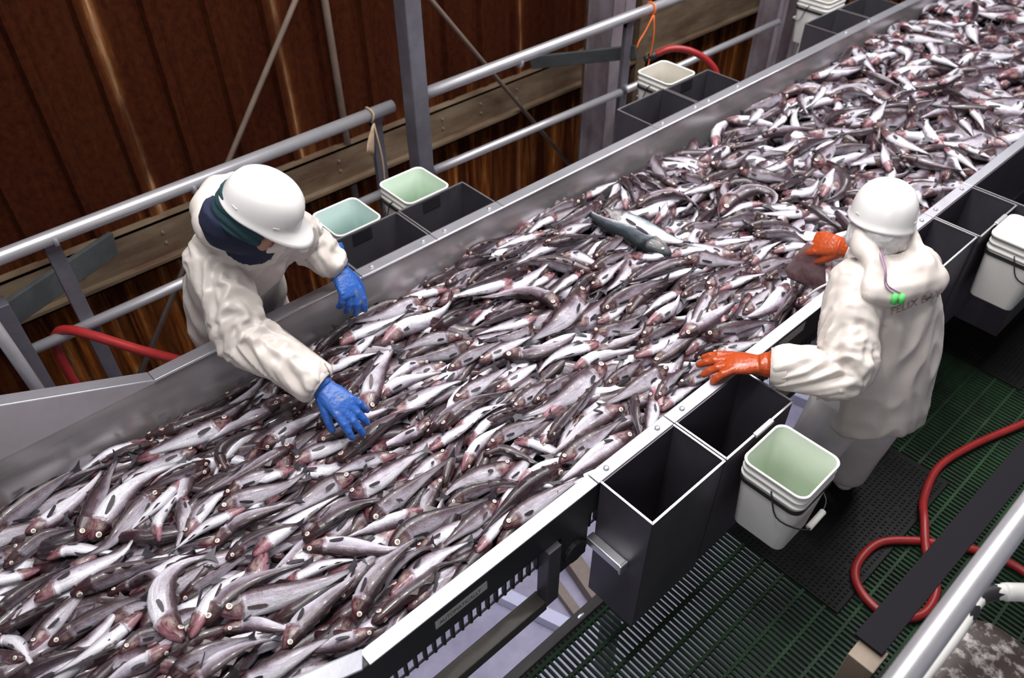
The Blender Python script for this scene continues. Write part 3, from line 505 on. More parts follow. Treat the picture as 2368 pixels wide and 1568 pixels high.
# ---- catch data: roll in degrees, five spine points in millimetres, label
FISH = """31,-1977,3075,878,-2043,3068,882,-2105,3059,865,-2143,3002,866,-2181,2945,857;silver sided pollock, head right, third nearest below the bin below the cream bucket
-90,-1265,4259,905,-1207,4232,908,-1148,4245,887,-1086,4236,872,-1025,4222,862;white bellied pollock, head upper left, fifth nearest left of the picture's right edge
-40,-1614,4199,906,-1638,4134,905,-1688,4092,887,-1718,4032,891,-1751,3971,886;dark backed pollock, head right, third nearest above the right worker's hat
-85,-1906,4882,921,-1839,4880,918,-1785,4839,922,-1727,4803,919,-1666,4773,911;white bellied pollock, head upper left, fourth nearest below the farthest left bins
-78,-1877,5202,950,-1811,5216,959,-1747,5237,950,-1684,5255,934,-1616,5265,925;white bellied pollock, head left, fourth nearest right of the farthest left bins
-79,-2171,5736,941,-2139,5796,946,-2083,5830,945,-2020,5852,933,-1956,5875,924;white bellied pollock, head left, third nearest right of the farthest left bins
-102,-1376,4697,883,-1330,4647,891,-1290,4593,902,-1245,4541,902,-1203,4487,899;white bellied pollock, head upper left, fourth nearest left of the picture's right edge
-84,-1229,4331,916,-1174,4349,908,-1123,4350,905,-1070,4339,907,-1025,4360,894;white bellied pollock, head left, third nearest left of the picture's right edge
-71,-2083,2146,899,-2091,2215,893,-2094,2283,887,-2089,2351,875,-2088,2428,853;pale pollock, head left, third nearest left of the dark green salmon
104,-2036,2148,887,-2052,2082,892,-2078,2021,875,-2085,1953,870,-2091,1885,861;white bellied pollock, head right, fourth nearest above the arched pollock
-17,-1876,2189,871,-1893,2254,885,-1900,2322,885,-1902,2391,879,-1905,2459,871;silver sided pollock, head lower left, second nearest below the dark green salmon
-83,-1577,1894,857,-1579,1963,856,-1584,2031,851,-1580,2100,854,-1576,2168,847;pale pollock, head lower left, tenth nearest below the dark green salmon
-16,-1519,1980,847,-1507,2043,860,-1479,2094,885,-1461,2159,877,-1443,2225,869;silver sided pollock, head left, twelfth nearest below the dark green salmon
127,-1452,2279,887,-1463,2212,895,-1464,2143,898,-1459,2075,898,-1455,2007,890;white bellied pollock, head upper right, eleventh nearest below the dark green salmon
-17,-1436,2256,882,-1431,2324,886,-1423,2393,882,-1411,2460,875,-1399,2527,866;silver sided pollock, head left, fourth nearest below the pale salmon
22,-1477,2302,888,-1487,2367,870,-1494,2433,853,-1465,2493,864,-1442,2558,859;dark backed pollock, head left, third nearest below the pale salmon
-53,-1334,2611,878,-1332,2679,876,-1304,2739,891,-1285,2804,883,-1267,2870,875;silver sided pollock, head left, second nearest left of the flatfish being lifted
-1,-1257,2608,895,-1247,2675,896,-1240,2739,872,-1198,2787,862,-1134,2810,864;silver sided pollock, head left, nearest left of the flatfish being lifted
-47,-1302,2268,853,-1316,2332,872,-1326,2400,871,-1322,2468,868,-1311,2535,863;silver sided pollock, head lower left, sixth nearest above the spread orange glove
-54,-1189,2357,880,-1197,2425,885,-1206,2493,880,-1211,2561,880,-1215,2630,872;silver sided pollock, head lower left, fourth nearest left of the flatfish being lifted
-87,-1087,2616,859,-1089,2683,866,-1085,2751,866,-1076,2819,864,-1067,2887,855;pale pollock, head lower left, nearest below the flatfish being lifted
15,-1174,2019,861,-1148,2066,891,-1120,2128,892,-1084,2186,884,-1048,2243,875;dark backed pollock, head left, second nearest above the spread orange glove
-79,-1126,2054,887,-1102,2115,898,-1082,2179,887,-1063,2244,879,-1044,2308,870;pale pollock, head left, nearest above the spread orange glove
-18,-1385,1923,845,-1378,1990,854,-1364,2057,860,-1352,2124,852,-1340,2191,844;silver sided pollock, head left, third nearest above the second right bin
-51,-1386,1951,868,-1397,2016,884,-1416,2078,867,-1435,2142,854,-1454,2207,846;silver sided pollock, head lower left, fourth nearest above the second right bin
8,-1557,3047,865,-1596,2992,878,-1624,2931,888,-1651,2868,880,-1673,2803,874;silver sided pollock, head right, nearest below the hooked pollock
73,-1422,3226,880,-1459,3169,882,-1482,3106,896,-1538,3068,887,-1594,3030,879;pale pollock, head right, third nearest right of the hooked pollock
92,-1482,3222,875,-1494,3160,901,-1546,3122,895,-1597,3077,888,-1648,3031,880;white bellied pollock, head right, nearest right of the hooked pollock
52,-1510,3263,880,-1442,3267,879,-1375,3253,877,-1308,3245,869,-1240,3238,860;dark backed pollock, head upper left, nearest above the orange glove gripping a flatfish
56,-1572,3178,888,-1549,3241,889,-1546,3307,872,-1500,3340,881,-1437,3351,897;dark backed pollock, head left, fourth nearest right of the hooked pollock
-40,-1868,3177,886,-1840,3114,883,-1803,3057,893,-1752,3012,897,-1695,2973,893;silver sided pollock, head up, second nearest left of the hooked pollock
-96,-1625,2659,858,-1596,2721,851,-1545,2763,867,-1505,2818,870,-1471,2878,864;white bellied pollock, head left, fifth nearest below the hooked pollock
64,-1466,2697,860,-1530,2671,858,-1595,2649,856,-1651,2613,867,-1717,2595,860;pale pollock, head right, sixth nearest below the hooked pollock
-42,-1454,2720,855,-1463,2787,860,-1461,2855,850,-1449,2922,841,-1437,2989,833;silver sided pollock, head left, fourth nearest below the hooked pollock
-96,-1369,2844,861,-1357,2912,859,-1314,2962,868,-1272,3016,861,-1231,3071,853;white bellied pollock, head left, nearest above the flatfish being lifted
-115,-1771,2333,875,-1711,2357,888,-1690,2419,874,-1675,2485,864,-1660,2550,855;white bellied pollock, head left, nearest below the pale salmon
-96,-1663,2465,861,-1656,2533,861,-1625,2593,861,-1586,2648,853,-1546,2703,844;white bellied pollock, head left, second nearest right of the pale salmon
24,-2287,2833,847,-2227,2802,860,-2169,2767,866,-2114,2726,861,-2058,2688,852;dark backed pollock, head upper left, nearest right of the foot of the mauve column
43,-2266,2879,853,-2211,2842,870,-2155,2806,886,-2091,2794,880,-2027,2800,865;dark backed pollock, head upper left, second nearest right of the foot of the mauve column
43,-2245,2905,851,-2181,2888,867,-2117,2870,882,-2051,2876,870,-1984,2881,859;dark backed pollock, head upper left, second nearest above the pale salmon
-88,-2011,2947,871,-2078,2941,882,-2142,2959,869,-2207,2975,854,-2275,2980,846;dark backed pollock, head right, third nearest above the pale salmon
126,-2055,2611,860,-2099,2659,877,-2149,2706,867,-2200,2749,853,-2253,2793,845;white bellied pollock, head down, nearest left of the pale salmon
-141,-1878,2612,866,-1893,2677,880,-1924,2738,873,-1959,2796,864,-1994,2855,856;white bellied pollock, head lower left, nearest right of the pale salmon
4,-2080,3041,877,-2013,3040,892,-1961,3079,876,-1897,3094,869,-1829,3102,860;silver sided pollock, head left, seventh nearest left of the hooked pollock
88,-1857,3118,892,-1900,3067,878,-1937,3011,863,-1966,2949,853,-1994,2887,845;white bellied pollock, head right, fifth nearest left of the hooked pollock
1,-1828,3271,896,-1768,3304,895,-1714,3345,893,-1672,3393,892,-1653,3458,877;silver sided pollock, head left, third nearest above the hooked pollock
-94,-2290,905,799,-2290,974,800,-2290,1043,802,-2287,1111,802,-2285,1179,794;white bellied pollock, head left, fourth nearest below the upper blue glove
110,-2185,1591,840,-2206,1526,847,-2233,1463,844,-2261,1400,838,-2285,1337,829;white bellied pollock, head right, nearest right of the aqua bucket bin
27,-2290,1654,831,-2290,1723,832,-2261,1762,870,-2241,1826,872,-2224,1892,863;dark backed pollock, head left, second nearest below the mint bucket bin
25,-2256,1513,855,-2244,1578,865,-2249,1644,850,-2259,1708,834,-2270,1774,825;dark backed pollock, head left, fourth nearest below the mint bucket bin
-8,-2204,1596,851,-2200,1663,862,-2178,1725,871,-2163,1792,863,-2149,1859,855;silver sided pollock, head left, third nearest below the mint bucket bin
-107,-2143,1472,825,-2155,1407,835,-2177,1344,824,-2194,1278,815,-2212,1212,807;silver sided pollock, head right, nearest below the aqua bucket bin
14,-1737,1696,848,-1731,1630,864,-1743,1563,871,-1784,1508,864,-1825,1454,857;silver sided pollock, head right, third nearest below the arched pollock
-112,-1906,1280,814,-1918,1213,814,-1906,1147,830,-1900,1079,835,-1895,1011,827;silver sided pollock, head upper right, eighth nearest right of the lower blue glove
66,-1837,1304,823,-1854,1241,824,-1884,1182,810,-1909,1119,802,-1934,1055,793;pale pollock, head right, tenth nearest right of the lower blue glove
-6,-1939,901,843,-1961,967,847,-1992,1027,840,-2028,1084,826,-2059,1145,822;silver sided pollock, head lower left, nearest above the lower blue glove
-83,-1588,1348,821,-1587,1416,831,-1585,1484,836,-1584,1553,832,-1584,1621,824;pale pollock, head lower left, eighth nearest below the arched pollock
-27,-1445,1407,834,-1443,1475,842,-1429,1534,870,-1425,1602,865,-1421,1670,857;silver sided pollock, head lower left, ninth nearest below the arched pollock
-45,-1464,1318,846,-1475,1386,845,-1482,1453,836,-1485,1522,828,-1487,1590,820;silver sided pollock, head lower left, tenth nearest below the arched pollock
10,-1481,1180,841,-1465,1246,851,-1453,1312,840,-1438,1379,832,-1423,1445,823;dark backed pollock, head left, twelfth nearest below the arched pollock
-26,-1638,1009,834,-1642,1071,826,-1665,1130,805,-1678,1197,797,-1691,1264,788;silver sided pollock, head lower left, twelfth nearest right of the lower blue glove
45,-1601,1039,834,-1609,1107,842,-1612,1175,847,-1621,1243,841,-1630,1311,833;dark backed pollock, head lower left, fifteenth nearest right of the lower blue glove
-54,-1758,2045,852,-1765,2111,867,-1784,2177,869,-1806,2242,866,-1829,2307,858;silver sided pollock, head lower left, fifth nearest below the dark green salmon
-18,-1878,2185,877,-1871,2246,898,-1876,2314,896,-1882,2383,888,-1888,2451,879;silver sided pollock, head lower left, nearest below the dark green salmon
-7,-1834,2131,873,-1841,2199,873,-1839,2267,874,-1832,2335,868,-1825,2403,859;silver sided pollock, head left, third nearest below the dark green salmon
103,-2032,2143,901,-2037,2076,913,-2062,2015,896,-2077,1950,880,-2090,1883,872;white bellied pollock, head right, fifth nearest above the arched pollock
-73,-1998,2087,861,-1965,2145,872,-1903,2169,867,-1838,2186,857,-1772,2203,849;pale pollock, head left, second nearest left of the dark green salmon
108,-1941,2007,848,-1948,1938,845,-1943,1870,853,-1941,1801,851,-1940,1733,843;white bellied pollock, head upper right, second nearest above the arched pollock
123,-1858,2093,853,-1854,2025,858,-1837,1960,874,-1823,1893,878,-1812,1825,873;white bellied pollock, head upper right, second nearest right of the arched pollock
0,-1798,2126,875,-1811,2064,852,-1798,1996,850,-1781,1929,844,-1765,1863,836;dark backed pollock, head upper right, sixth nearest right of the arched pollock
28,-2205,902,811,-2204,970,821,-2185,1036,829,-2149,1093,833,-2110,1150,826;dark backed pollock, head left, fifth nearest below the upper blue glove
-99,-2113,1019,829,-2127,1085,841,-2159,1142,822,-2185,1205,813,-2210,1269,805;white bellied pollock, head lower left, third nearest below the upper blue glove
2,-1998,763,826,-2019,821,809,-1985,873,810,-1939,921,802,-1893,969,793;silver sided pollock, head left, nearest left of the lower blue glove
13,-1899,749,819,-1905,816,829,-1898,885,830,-1890,953,822,-1882,1021,814;dark backed pollock, head lower left, nearest right of the lower blue glove
4,-1978,696,822,-1962,762,828,-1945,828,824,-1924,894,816,-1904,959,808;silver sided pollock, head left, second nearest left of the lower blue glove
36,-2078,905,811,-2059,971,816,-2040,1037,816,-2021,1103,807,-2002,1169,799;dark backed pollock, head left, second nearest above the lower blue glove
-104,-2145,911,806,-2111,964,828,-2102,1030,833,-2083,1095,831,-2065,1160,822;white bellied pollock, head left, third nearest above the lower blue glove
-16,-1223,1731,834,-1180,1678,838,-1132,1631,843,-1078,1593,828,-1025,1551,820;dark backed pollock, head up, nearest above the nearest right bin
89,-1178,1770,850,-1130,1725,836,-1093,1668,833,-1057,1611,825,-1025,1551,816;silver sided pollock, head up, second nearest above the nearest right bin
-34,-1133,1739,862,-1149,1805,867,-1166,1870,850,-1170,1938,844,-1170,2006,839;silver sided pollock, head lower left, second nearest left of the second right bin
-67,-1133,1873,840,-1110,1934,857,-1105,2003,851,-1097,2071,843,-1090,2139,835;silver sided pollock, head lower left, nearest above the second right bin
-108,-1088,1721,848,-1101,1787,847,-1103,1855,838,-1095,1923,830,-1087,1991,822;white bellied pollock, head lower left, nearest left of the second right bin
-26,-1315,1657,855,-1311,1726,858,-1310,1794,853,-1304,1862,847,-1297,1931,839;silver sided pollock, head lower left, fifth nearest left of the second right bin
3,-1296,1430,832,-1304,1496,852,-1312,1561,872,-1329,1627,869,-1346,1693,861;dark backed pollock, head lower left, third nearest above the nearest right bin
46,-2290,571,792,-2290,641,794,-2290,710,795,-2290,779,796,-2285,846,788;dark backed pollock, head lower left, nearest below the left worker's elbow
26,-2290,345,793,-2290,414,793,-2290,483,792,-2290,553,793,-2285,620,790;dark backed pollock, head lower left, nearest right of the left lip corner
45,-2078,751,843,-2087,684,847,-2097,617,836,-2106,551,820,-2112,483,812;silver sided pollock, head upper right, second nearest below the left worker's elbow
43,-2003,712,825,-2027,775,832,-2055,835,815,-2068,902,807,-2081,969,798;dark backed pollock, head lower left, third nearest left of the lower blue glove
43,-1889,745,826,-1883,809,847,-1881,878,847,-1877,946,839,-1874,1015,831;dark backed pollock, head lower left, second nearest right of the lower blue glove
-100,-1619,1064,856,-1624,1004,829,-1656,952,801,-1677,886,796,-1697,821,788;silver sided pollock, head upper right, seventh nearest right of the lower blue glove
36,-1589,1018,822,-1587,1076,855,-1590,1145,858,-1588,1213,855,-1585,1281,847;dark backed pollock, head lower left, fourteenth nearest right of the lower blue glove
38,-1565,1060,827,-1563,1121,851,-1563,1189,857,-1563,1257,848,-1564,1326,840;dark backed pollock, head lower left, seventeenth nearest right of the lower blue glove
68,-1474,1027,843,-1476,959,834,-1471,891,827,-1463,823,821,-1455,755,813;silver sided pollock, head upper right, thirteenth nearest right of the lower blue glove
-56,-1522,853,835,-1535,919,841,-1546,986,837,-1555,1053,831,-1543,1115,843;silver sided pollock, head lower left, eleventh nearest right of the lower blue glove
-136,-1462,1106,808,-1474,1163,836,-1480,1226,844,-1489,1292,836,-1497,1358,828;white bellied pollock, head lower left, fifteenth nearest below the arched pollock
-114,-1360,1234,822,-1310,1278,829,-1250,1308,816,-1185,1329,809,-1120,1351,801;white bellied pollock, head left, seventh nearest left of the nearest right bin
35,-1386,1112,825,-1364,1176,824,-1305,1208,817,-1243,1234,807,-1181,1261,799;dark backed pollock, head left, eleventh nearest left of the nearest right bin
114,-1272,1272,833,-1287,1336,832,-1305,1400,826,-1307,1461,854,-1309,1527,853;silver sided pollock, head lower left, fifth nearest left of the nearest right bin
154,-1223,1129,808,-1214,1197,810,-1198,1264,814,-1178,1330,814,-1158,1395,806;pale pollock, head left, sixth nearest left of the nearest right bin
-75,-1247,1047,802,-1254,1116,806,-1268,1183,807,-1283,1250,799,-1299,1317,791;silver sided pollock, head lower left, tenth nearest left of the nearest right bin
17,-1296,967,808,-1289,1033,803,-1253,1085,817,-1208,1135,809,-1164,1184,801;dark backed pollock, head left, seventh nearest above the name plate
-24,-1296,877,840,-1296,944,832,-1286,1009,818,-1266,1074,810,-1246,1140,802;silver sided pollock, head left, sixth nearest above the name plate
-77,-1411,952,819,-1395,891,802,-1357,835,811,-1320,777,803,-1283,719,795;silver sided pollock, head upper right, fifth nearest above the name plate
-89,-1238,702,823,-1224,764,835,-1211,826,846,-1207,894,838,-1204,962,830;pale pollock, head lower left, nearest above the name plate
-137,-1097,836,835,-1121,898,819,-1143,959,801,-1154,1027,803,-1164,1095,796;white bellied pollock, head lower left, second nearest above the name plate
-90,-1258,487,798,-1265,552,815,-1271,617,838,-1251,681,832,-1224,744,824;pale pollock, head lower left, third nearest left of the name plate
-122,-1138,339,807,-1125,400,830,-1132,463,815,-1143,528,806,-1154,593,798;white bellied pollock, head lower left, nearest above the near right lip end
89,-1267,433,801,-1278,495,829,-1290,562,835,-1297,630,828,-1305,698,820;silver sided pollock, head lower left, fourth nearest above the near right lip end
124,-2290,268,793,-2290,200,803,-2290,134,820,-2285,65,815,-2285,-3,806;white bellied pollock, head upper right, third nearest below the left lip corner
46,-2290,264,798,-2283,332,805,-2269,399,806,-2263,467,800,-2259,535,791;dark backed pollock, head left, nearest below the left lip corner
-46,-2202,289,838,-2240,235,821,-2260,170,822,-2274,103,815,-2285,36,807;dark backed pollock, head right, second nearest below the left lip corner
140,-2014,277,811,-1975,221,821,-1952,157,821,-1937,90,814,-1921,24,806;white bellied pollock, head upper right, fifth nearest left of the bent pollock
-145,-1811,114,830,-1866,135,841,-1917,172,816,-1951,231,817,-1983,292,809;white bellied pollock, head lower left, second nearest above the C shaped pollock
71,-1957,257,801,-1899,233,819,-1840,207,836,-1791,171,822,-1746,125,809;silver sided pollock, head up, fifth nearest below the bent pollock
-82,-1774,186,822,-1815,239,828,-1852,295,813,-1861,361,815,-1825,419,810;pale pollock, head lower left, second nearest below the bent pollock
-121,-2012,-175,802,-1989,-112,817,-1945,-62,813,-1895,-16,807,-1844,31,799;white bellied pollock, head left, third nearest right of the picture's left edge
56,-2092,-207,827,-2111,-266,809,-2133,-330,799,-2149,-397,791,-2166,-463,783;silver sided pollock, head right, nearest below the picture's left edge
110,-1996,-205,796,-2004,-266,815,-2020,-327,836,-2036,-391,828,-2051,-455,820;white bellied pollock, head right, second nearest below the picture's left edge
-117,-2007,377,795,-2010,309,800,-1960,265,813,-1909,220,806,-1857,175,798;silver sided pollock, head upper right, second nearest left of the bent pollock
109,-1787,590,820,-1802,528,828,-1829,467,817,-1851,403,807,-1874,338,799;white bellied pollock, head right, third nearest right of the bent pollock
-39,-1845,351,819,-1841,419,831,-1823,484,836,-1804,550,828,-1786,616,820;silver sided pollock, head left, second nearest right of the bent pollock
131,-1749,381,824,-1758,313,827,-1773,247,819,-1765,180,819,-1760,112,811;white bellied pollock, head upper right, fourth nearest below the bent pollock
79,-1570,876,853,-1602,816,856,-1642,765,835,-1663,700,826,-1681,634,819;pale pollock, head right, third nearest below the lower blue glove
30,-1851,-382,821,-1842,-316,809,-1834,-248,811,-1825,-181,813,-1815,-113,805;dark backed pollock, head left, third nearest above the picture's lower left corner
-4,-1595,70,795,-1602,137,808,-1604,205,801,-1598,273,802,-1591,341,794;silver sided pollock, head lower left, second nearest right of the C shaped pollock
86,-1410,121,818,-1390,180,797,-1338,219,819,-1286,263,814,-1235,308,806;silver sided pollock, head left, second nearest above the picture's bottom edge centre
-61,-1711,-309,836,-1754,-259,821,-1778,-197,823,-1800,-132,822,-1821,-67,814;silver sided pollock, head lower left, second nearest right of the picture's lower left corner
-40,-1525,-125,838,-1547,-63,820,-1521,-2,807,-1484,55,800,-1448,113,792;silver sided pollock, head left, nearest below the C shaped pollock
-148,-1830,-416,818,-1814,-355,798,-1755,-329,816,-1688,-323,828,-1620,-320,820;white bellied pollock, head upper left, second nearest above the picture's lower left corner
37,-1690,-329,841,-1736,-372,831,-1788,-402,798,-1841,-446,790,-1893,-489,782;silver sided pollock, head right, nearest above the picture's lower left corner
4,-1633,-390,830,-1637,-323,843,-1623,-256,846,-1601,-191,840,-1579,-126,832;dark backed pollock, head left, nearest right of the picture's lower left corner
-138,-1448,-6,843,-1447,-75,845,-1465,-138,829,-1478,-201,814,-1479,-270,808;silver sided pollock, head upper right, second nearest below the C shaped pollock
-28,-1370,-66,818,-1369,-3,845,-1362,65,847,-1338,129,844,-1312,192,837;silver sided pollock, head lower left, nearest left of the picture's bottom edge centre
-98,-1101,451,841,-1111,385,847,-1149,332,826,-1180,271,829,-1210,210,821;silver sided pollock, head right, nearest left of the near right lip end
6,-2218,4253,873,-2241,4171,867,-2255,4065,871,-2287,3971,861,-2290,3869,851;silver sided pollock, head right, second nearest right of the bin under the red hose
129,-2115,4457,906,-2080,4373,907,-2058,4304,900,-2048,4235,889,-2044,4168,876;white bellied pollock, head upper right, fifth nearest below the farthest left bins
117,-2080,4000,882,-2064,3940,878,-2041,3863,884,-2014,3760,906,-2005,3687,912;white bellied pollock, head upper right, third nearest right of the bin under the red hose
125,-2240,4008,858,-2204,3913,872,-2156,3797,899,-2158,3769,879,-2127,3684,890;white bellied pollock, head upper right, nearest right of the bin under the red hose
37,-2113,3544,874,-2108,3638,861,-2076,3693,870,-2021,3713,898,-1972,3748,915;dark backed pollock, head left, nearest below the bin under the red hose
55,-2064,3458,878,-2030,3519,880,-2012,3602,869,-1991,3663,878,-1964,3705,898;dark backed pollock, head left, sixth nearest above the hooked pollock
85,-1845,3877,871,-1862,3794,859,-1873,3696,862,-1900,3612,875,-1932,3534,892;white bellied pollock, head right, seventh nearest above the hooked pollock
28,-1794,3564,891,-1792,3666,896,-1792,3785,891,-1772,3897,883,-1736,3989,886;dark backed pollock, head left, eighth nearest above the hooked pollock
-53,-1643,3590,899,-1652,3672,902,-1675,3788,890,-1706,3933,875,-1718,4038,887;silver sided pollock, head lower left, nearest left of the right worker's hat
92,-2040,3247,875,-1987,3273,874,-1932,3290,892,-1937,3390,897,-1974,3543,883;silver sided pollock, head left, fifth nearest above the hooked pollock
59,-2020,3213,874,-2085,3193,877,-2149,3168,881,-2214,3149,871,-2276,3123,860;pale pollock, head right, nearest below the bin below the cream bucket
-22,-2290,3151,842,-2272,3079,859,-2193,3009,879,-2129,2983,882,-2055,2949,895;silver sided pollock, head upper left, second nearest below the bin below the cream bucket
-8,-1941,3057,891,-1926,3124,893,-1904,3183,901,-1889,3263,894,-1863,3329,896;silver sided pollock, head left, third nearest left of the hooked pollock
-29,-1886,3276,895,-1806,3287,909,-1735,3311,913,-1675,3355,899,-1629,3429,867;silver sided pollock, head left, second nearest above the hooked pollock
88,-1758,3579,901,-1774,3515,882,-1793,3450,872,-1807,3383,882,-1829,3319,883;white bellied pollock, head right, fourth nearest above the hooked pollock
-133,-1444,3349,905,-1479,3428,907,-1522,3535,894,-1547,3618,896,-1566,3696,902;white bellied pollock, head lower left, second nearest above the orange glove gripping a flatfish
122,-1349,3846,890,-1395,3910,891,-1436,3958,902,-1490,4041,895,-1551,4141,880;white bellied pollock, head down, nearest above the right worker's hat
-68,-1593,4206,900,-1505,4162,908,-1430,4158,899,-1348,4156,898,-1268,4165,893;pale pollock, head left, second nearest above the right worker's hat
56,-1386,4006,905,-1314,4060,883,-1233,4082,882,-1149,4088,897,-1090,4187,867;dark backed pollock, head left, nearest right of the right worker's hat
-24,-1680,4232,905,-1606,4258,910,-1587,4377,903,-1597,4490,910,-1629,4572,916;silver sided pollock, head left, fourth nearest above the right worker's hat
-15,-1577,4438,932,-1567,4510,933,-1566,4606,922,-1565,4695,914,-1555,4750,921;silver sided pollock, head left, eighth nearest left of the picture's right edge
9,-1727,4555,911,-1715,4622,920,-1707,4690,920,-1697,4758,918,-1687,4826,915;silver sided pollock, head left, sixth nearest below the farthest left bins
-68,-1828,4156,899,-1817,4224,899,-1804,4291,900,-1783,4357,902,-1764,4423,897;pale pollock, head left, seventh nearest below the farthest left bins
-118,-1695,4182,893,-1689,4237,909,-1692,4307,922,-1722,4430,922,-1772,4596,907;white bellied pollock, head lower left, fifth nearest above the right worker's hat
5,-2006,4345,905,-1984,4437,907,-1953,4514,907,-1886,4518,915,-1812,4502,922;silver sided pollock, head left, third nearest below the farthest left bins
66,-2083,4841,888,-1985,4801,908,-1907,4796,909,-1826,4777,911,-1741,4737,921;dark backed pollock, head left, second nearest below the farthest left bins
-49,-2183,5420,927,-2092,5434,944,-2011,5468,951,-1929,5485,958,-1850,5507,962;pale pollock, head left, second nearest right of the farthest left bins
77,-1862,5752,932,-1928,5735,932,-1996,5733,926,-2063,5724,920,-2129,5706,915;white bellied pollock, head right, second nearest left of the picture's upper right corner
-97,-1937,6048,913,-1880,5918,930,-1841,5858,923,-1792,5798,914,-1712,5642,941;white bellied pollock, head up, nearest left of the picture's upper right corner
-105,-2094,5248,935,-2006,5191,954,-1945,5154,955,-1918,5079,943,-1894,4971,936;white bellied pollock, head up, nearest right of the farthest left bins
45,-1637,4866,892,-1601,4928,896,-1541,4917,921,-1471,4888,929,-1404,4870,924;dark backed pollock, head left, sixth nearest left of the picture's right edge
-62,-1445,5119,891,-1388,5149,891,-1325,5161,894,-1238,5091,919,-1162,5060,924;pale pollock, head left, nearest above the picture's right edge
-105,-2234,4523,896,-2214,4561,908,-2201,4615,917,-2217,4744,909,-2229,4870,910;white bellied pollock, head lower left, nearest below the farthest left bins
-100,-1626,4900,946,-1616,4945,955,-1611,5012,954,-1610,5111,937,-1598,5184,931;white bellied pollock, head left, seventh nearest left of the picture's right edge
-104,-1368,4770,921,-1327,4751,914,-1276,4689,923,-1232,4632,919,-1187,4567,917;white bellied pollock, head upper left, second nearest left of the picture's right edge
-14,-1190,4675,913,-1183,4734,920,-1179,4823,913,-1161,4898,908,-1135,4950,910;silver sided pollock, head left, nearest left of the picture's right edge
12,-2187,2579,859,-2157,2441,886,-2156,2346,887,-2175,2273,875,-2208,2210,856;silver sided pollock, head right, nearest left of the dark green salmon
6,-2275,2515,850,-2290,2454,851,-2290,2374,863,-2278,2273,872,-2267,2182,868;silver sided pollock, head right, sixth nearest left of the dark green salmon
-103,-2290,2541,845,-2290,2610,845,-2290,2678,844,-2289,2747,844,-2263,2810,852;white bellied pollock, head left, nearest below the foot of the mauve column
108,-2236,2314,867,-2245,2264,867,-2252,2210,862,-2225,2119,868,-2199,2029,866;white bellied pollock, head upper right, seventh nearest left of the dark green salmon
-23,-2123,2210,891,-2151,2154,869,-2138,2088,881,-2124,2022,885,-2124,1956,867;dark backed pollock, head upper right, seventh nearest above the arched pollock
58,-2049,2038,927,-2038,2110,920,-2042,2204,893,-2035,2307,857,-1990,2377,853;dark backed pollock, head left, fifth nearest left of the dark green salmon
-13,-1826,2119,878,-1812,2184,892,-1813,2253,884,-1807,2320,874,-1790,2387,870;silver sided pollock, head left, fourth nearest below the dark green salmon
-66,-1750,2045,862,-1746,2090,880,-1752,2149,887,-1771,2238,875,-1781,2319,876;silver sided pollock, head lower left, sixth nearest below the dark green salmon
9,-1659,2176,880,-1661,2227,881,-1665,2289,877,-1666,2369,871,-1661,2452,868;dark backed pollock, head lower left, seventh nearest below the dark green salmon
-71,-1543,2492,885,-1594,2419,886,-1622,2332,881,-1636,2231,884,-1668,2149,879;dark backed pollock, head right, second nearest below the pale salmon
31,-1516,2016,874,-1548,2125,871,-1557,2230,863,-1544,2344,861,-1519,2482,871;dark backed pollock, head lower left, ninth nearest below the dark green salmon
-18,-1600,1939,879,-1603,2022,886,-1596,2110,892,-1562,2193,910,-1537,2324,890;silver sided pollock, head left, eighth nearest below the dark green salmon
153,-1399,1991,905,-1404,2085,894,-1411,2165,881,-1422,2218,888,-1458,2281,897;pale pollock, head lower left, nearest left of the spread orange glove
-49,-1401,2379,888,-1400,2434,893,-1406,2514,880,-1405,2619,855,-1388,2709,846;silver sided pollock, head left, sixth nearest left of the flatfish being lifted
-117,-1358,2415,877,-1342,2481,882,-1327,2548,883,-1308,2614,881,-1273,2672,888;white bellied pollock, head left, fifth nearest left of the flatfish being lifted
86,-1377,2410,889,-1368,2345,870,-1347,2280,872,-1328,2215,860,-1307,2149,853;silver sided pollock, head upper right, fifth nearest above the spread orange glove
-127,-1192,2688,862,-1160,2591,870,-1148,2499,871,-1163,2409,868,-1201,2309,873;silver sided pollock, head upper right, third nearest below the flatfish being lifted
-18,-1148,2680,886,-1126,2615,886,-1112,2549,874,-1105,2481,867,-1095,2413,862;dark backed pollock, head upper right, second nearest below the flatfish being lifted
-39,-1549,1826,870,-1500,1881,878,-1486,1972,860,-1467,2036,878,-1460,2085,907;silver sided pollock, head left, thirteenth nearest below the dark green salmon
82,-1464,1738,851,-1451,1826,847,-1431,1901,847,-1410,1956,868,-1406,2008,904;silver sided pollock, head lower left, sixth nearest left of the second right bin
163,-1439,1617,872,-1432,1678,873,-1428,1757,858,-1400,1846,846,-1358,1931,844;pale pollock, head left, seventh nearest right of the arched pollock
-114,-1338,1851,861,-1317,1931,866,-1312,2023,854,-1305,2098,854,-1304,2169,854;white bellied pollock, head lower left, third nearest left of the second right bin
60,-1271,1882,843,-1266,1962,849,-1263,2050,856,-1262,2150,858,-1261,2266,853;dark backed pollock, head lower left, second nearest above the second right bin
93,-1277,2054,886,-1274,2150,876,-1275,2257,862,-1268,2348,869,-1271,2452,867;silver sided pollock, head lower left, fourth nearest above the spread orange glove
-25,-1217,2142,880,-1184,2190,898,-1151,2264,898,-1120,2365,876,-1073,2451,865;silver sided pollock, head left, third nearest above the spread orange glove
58,-2040,2668,865,-2029,2767,876,-1986,2855,878,-1923,2924,854,-1818,2902,846;dark backed pollock, head left, nearest above the pale salmon
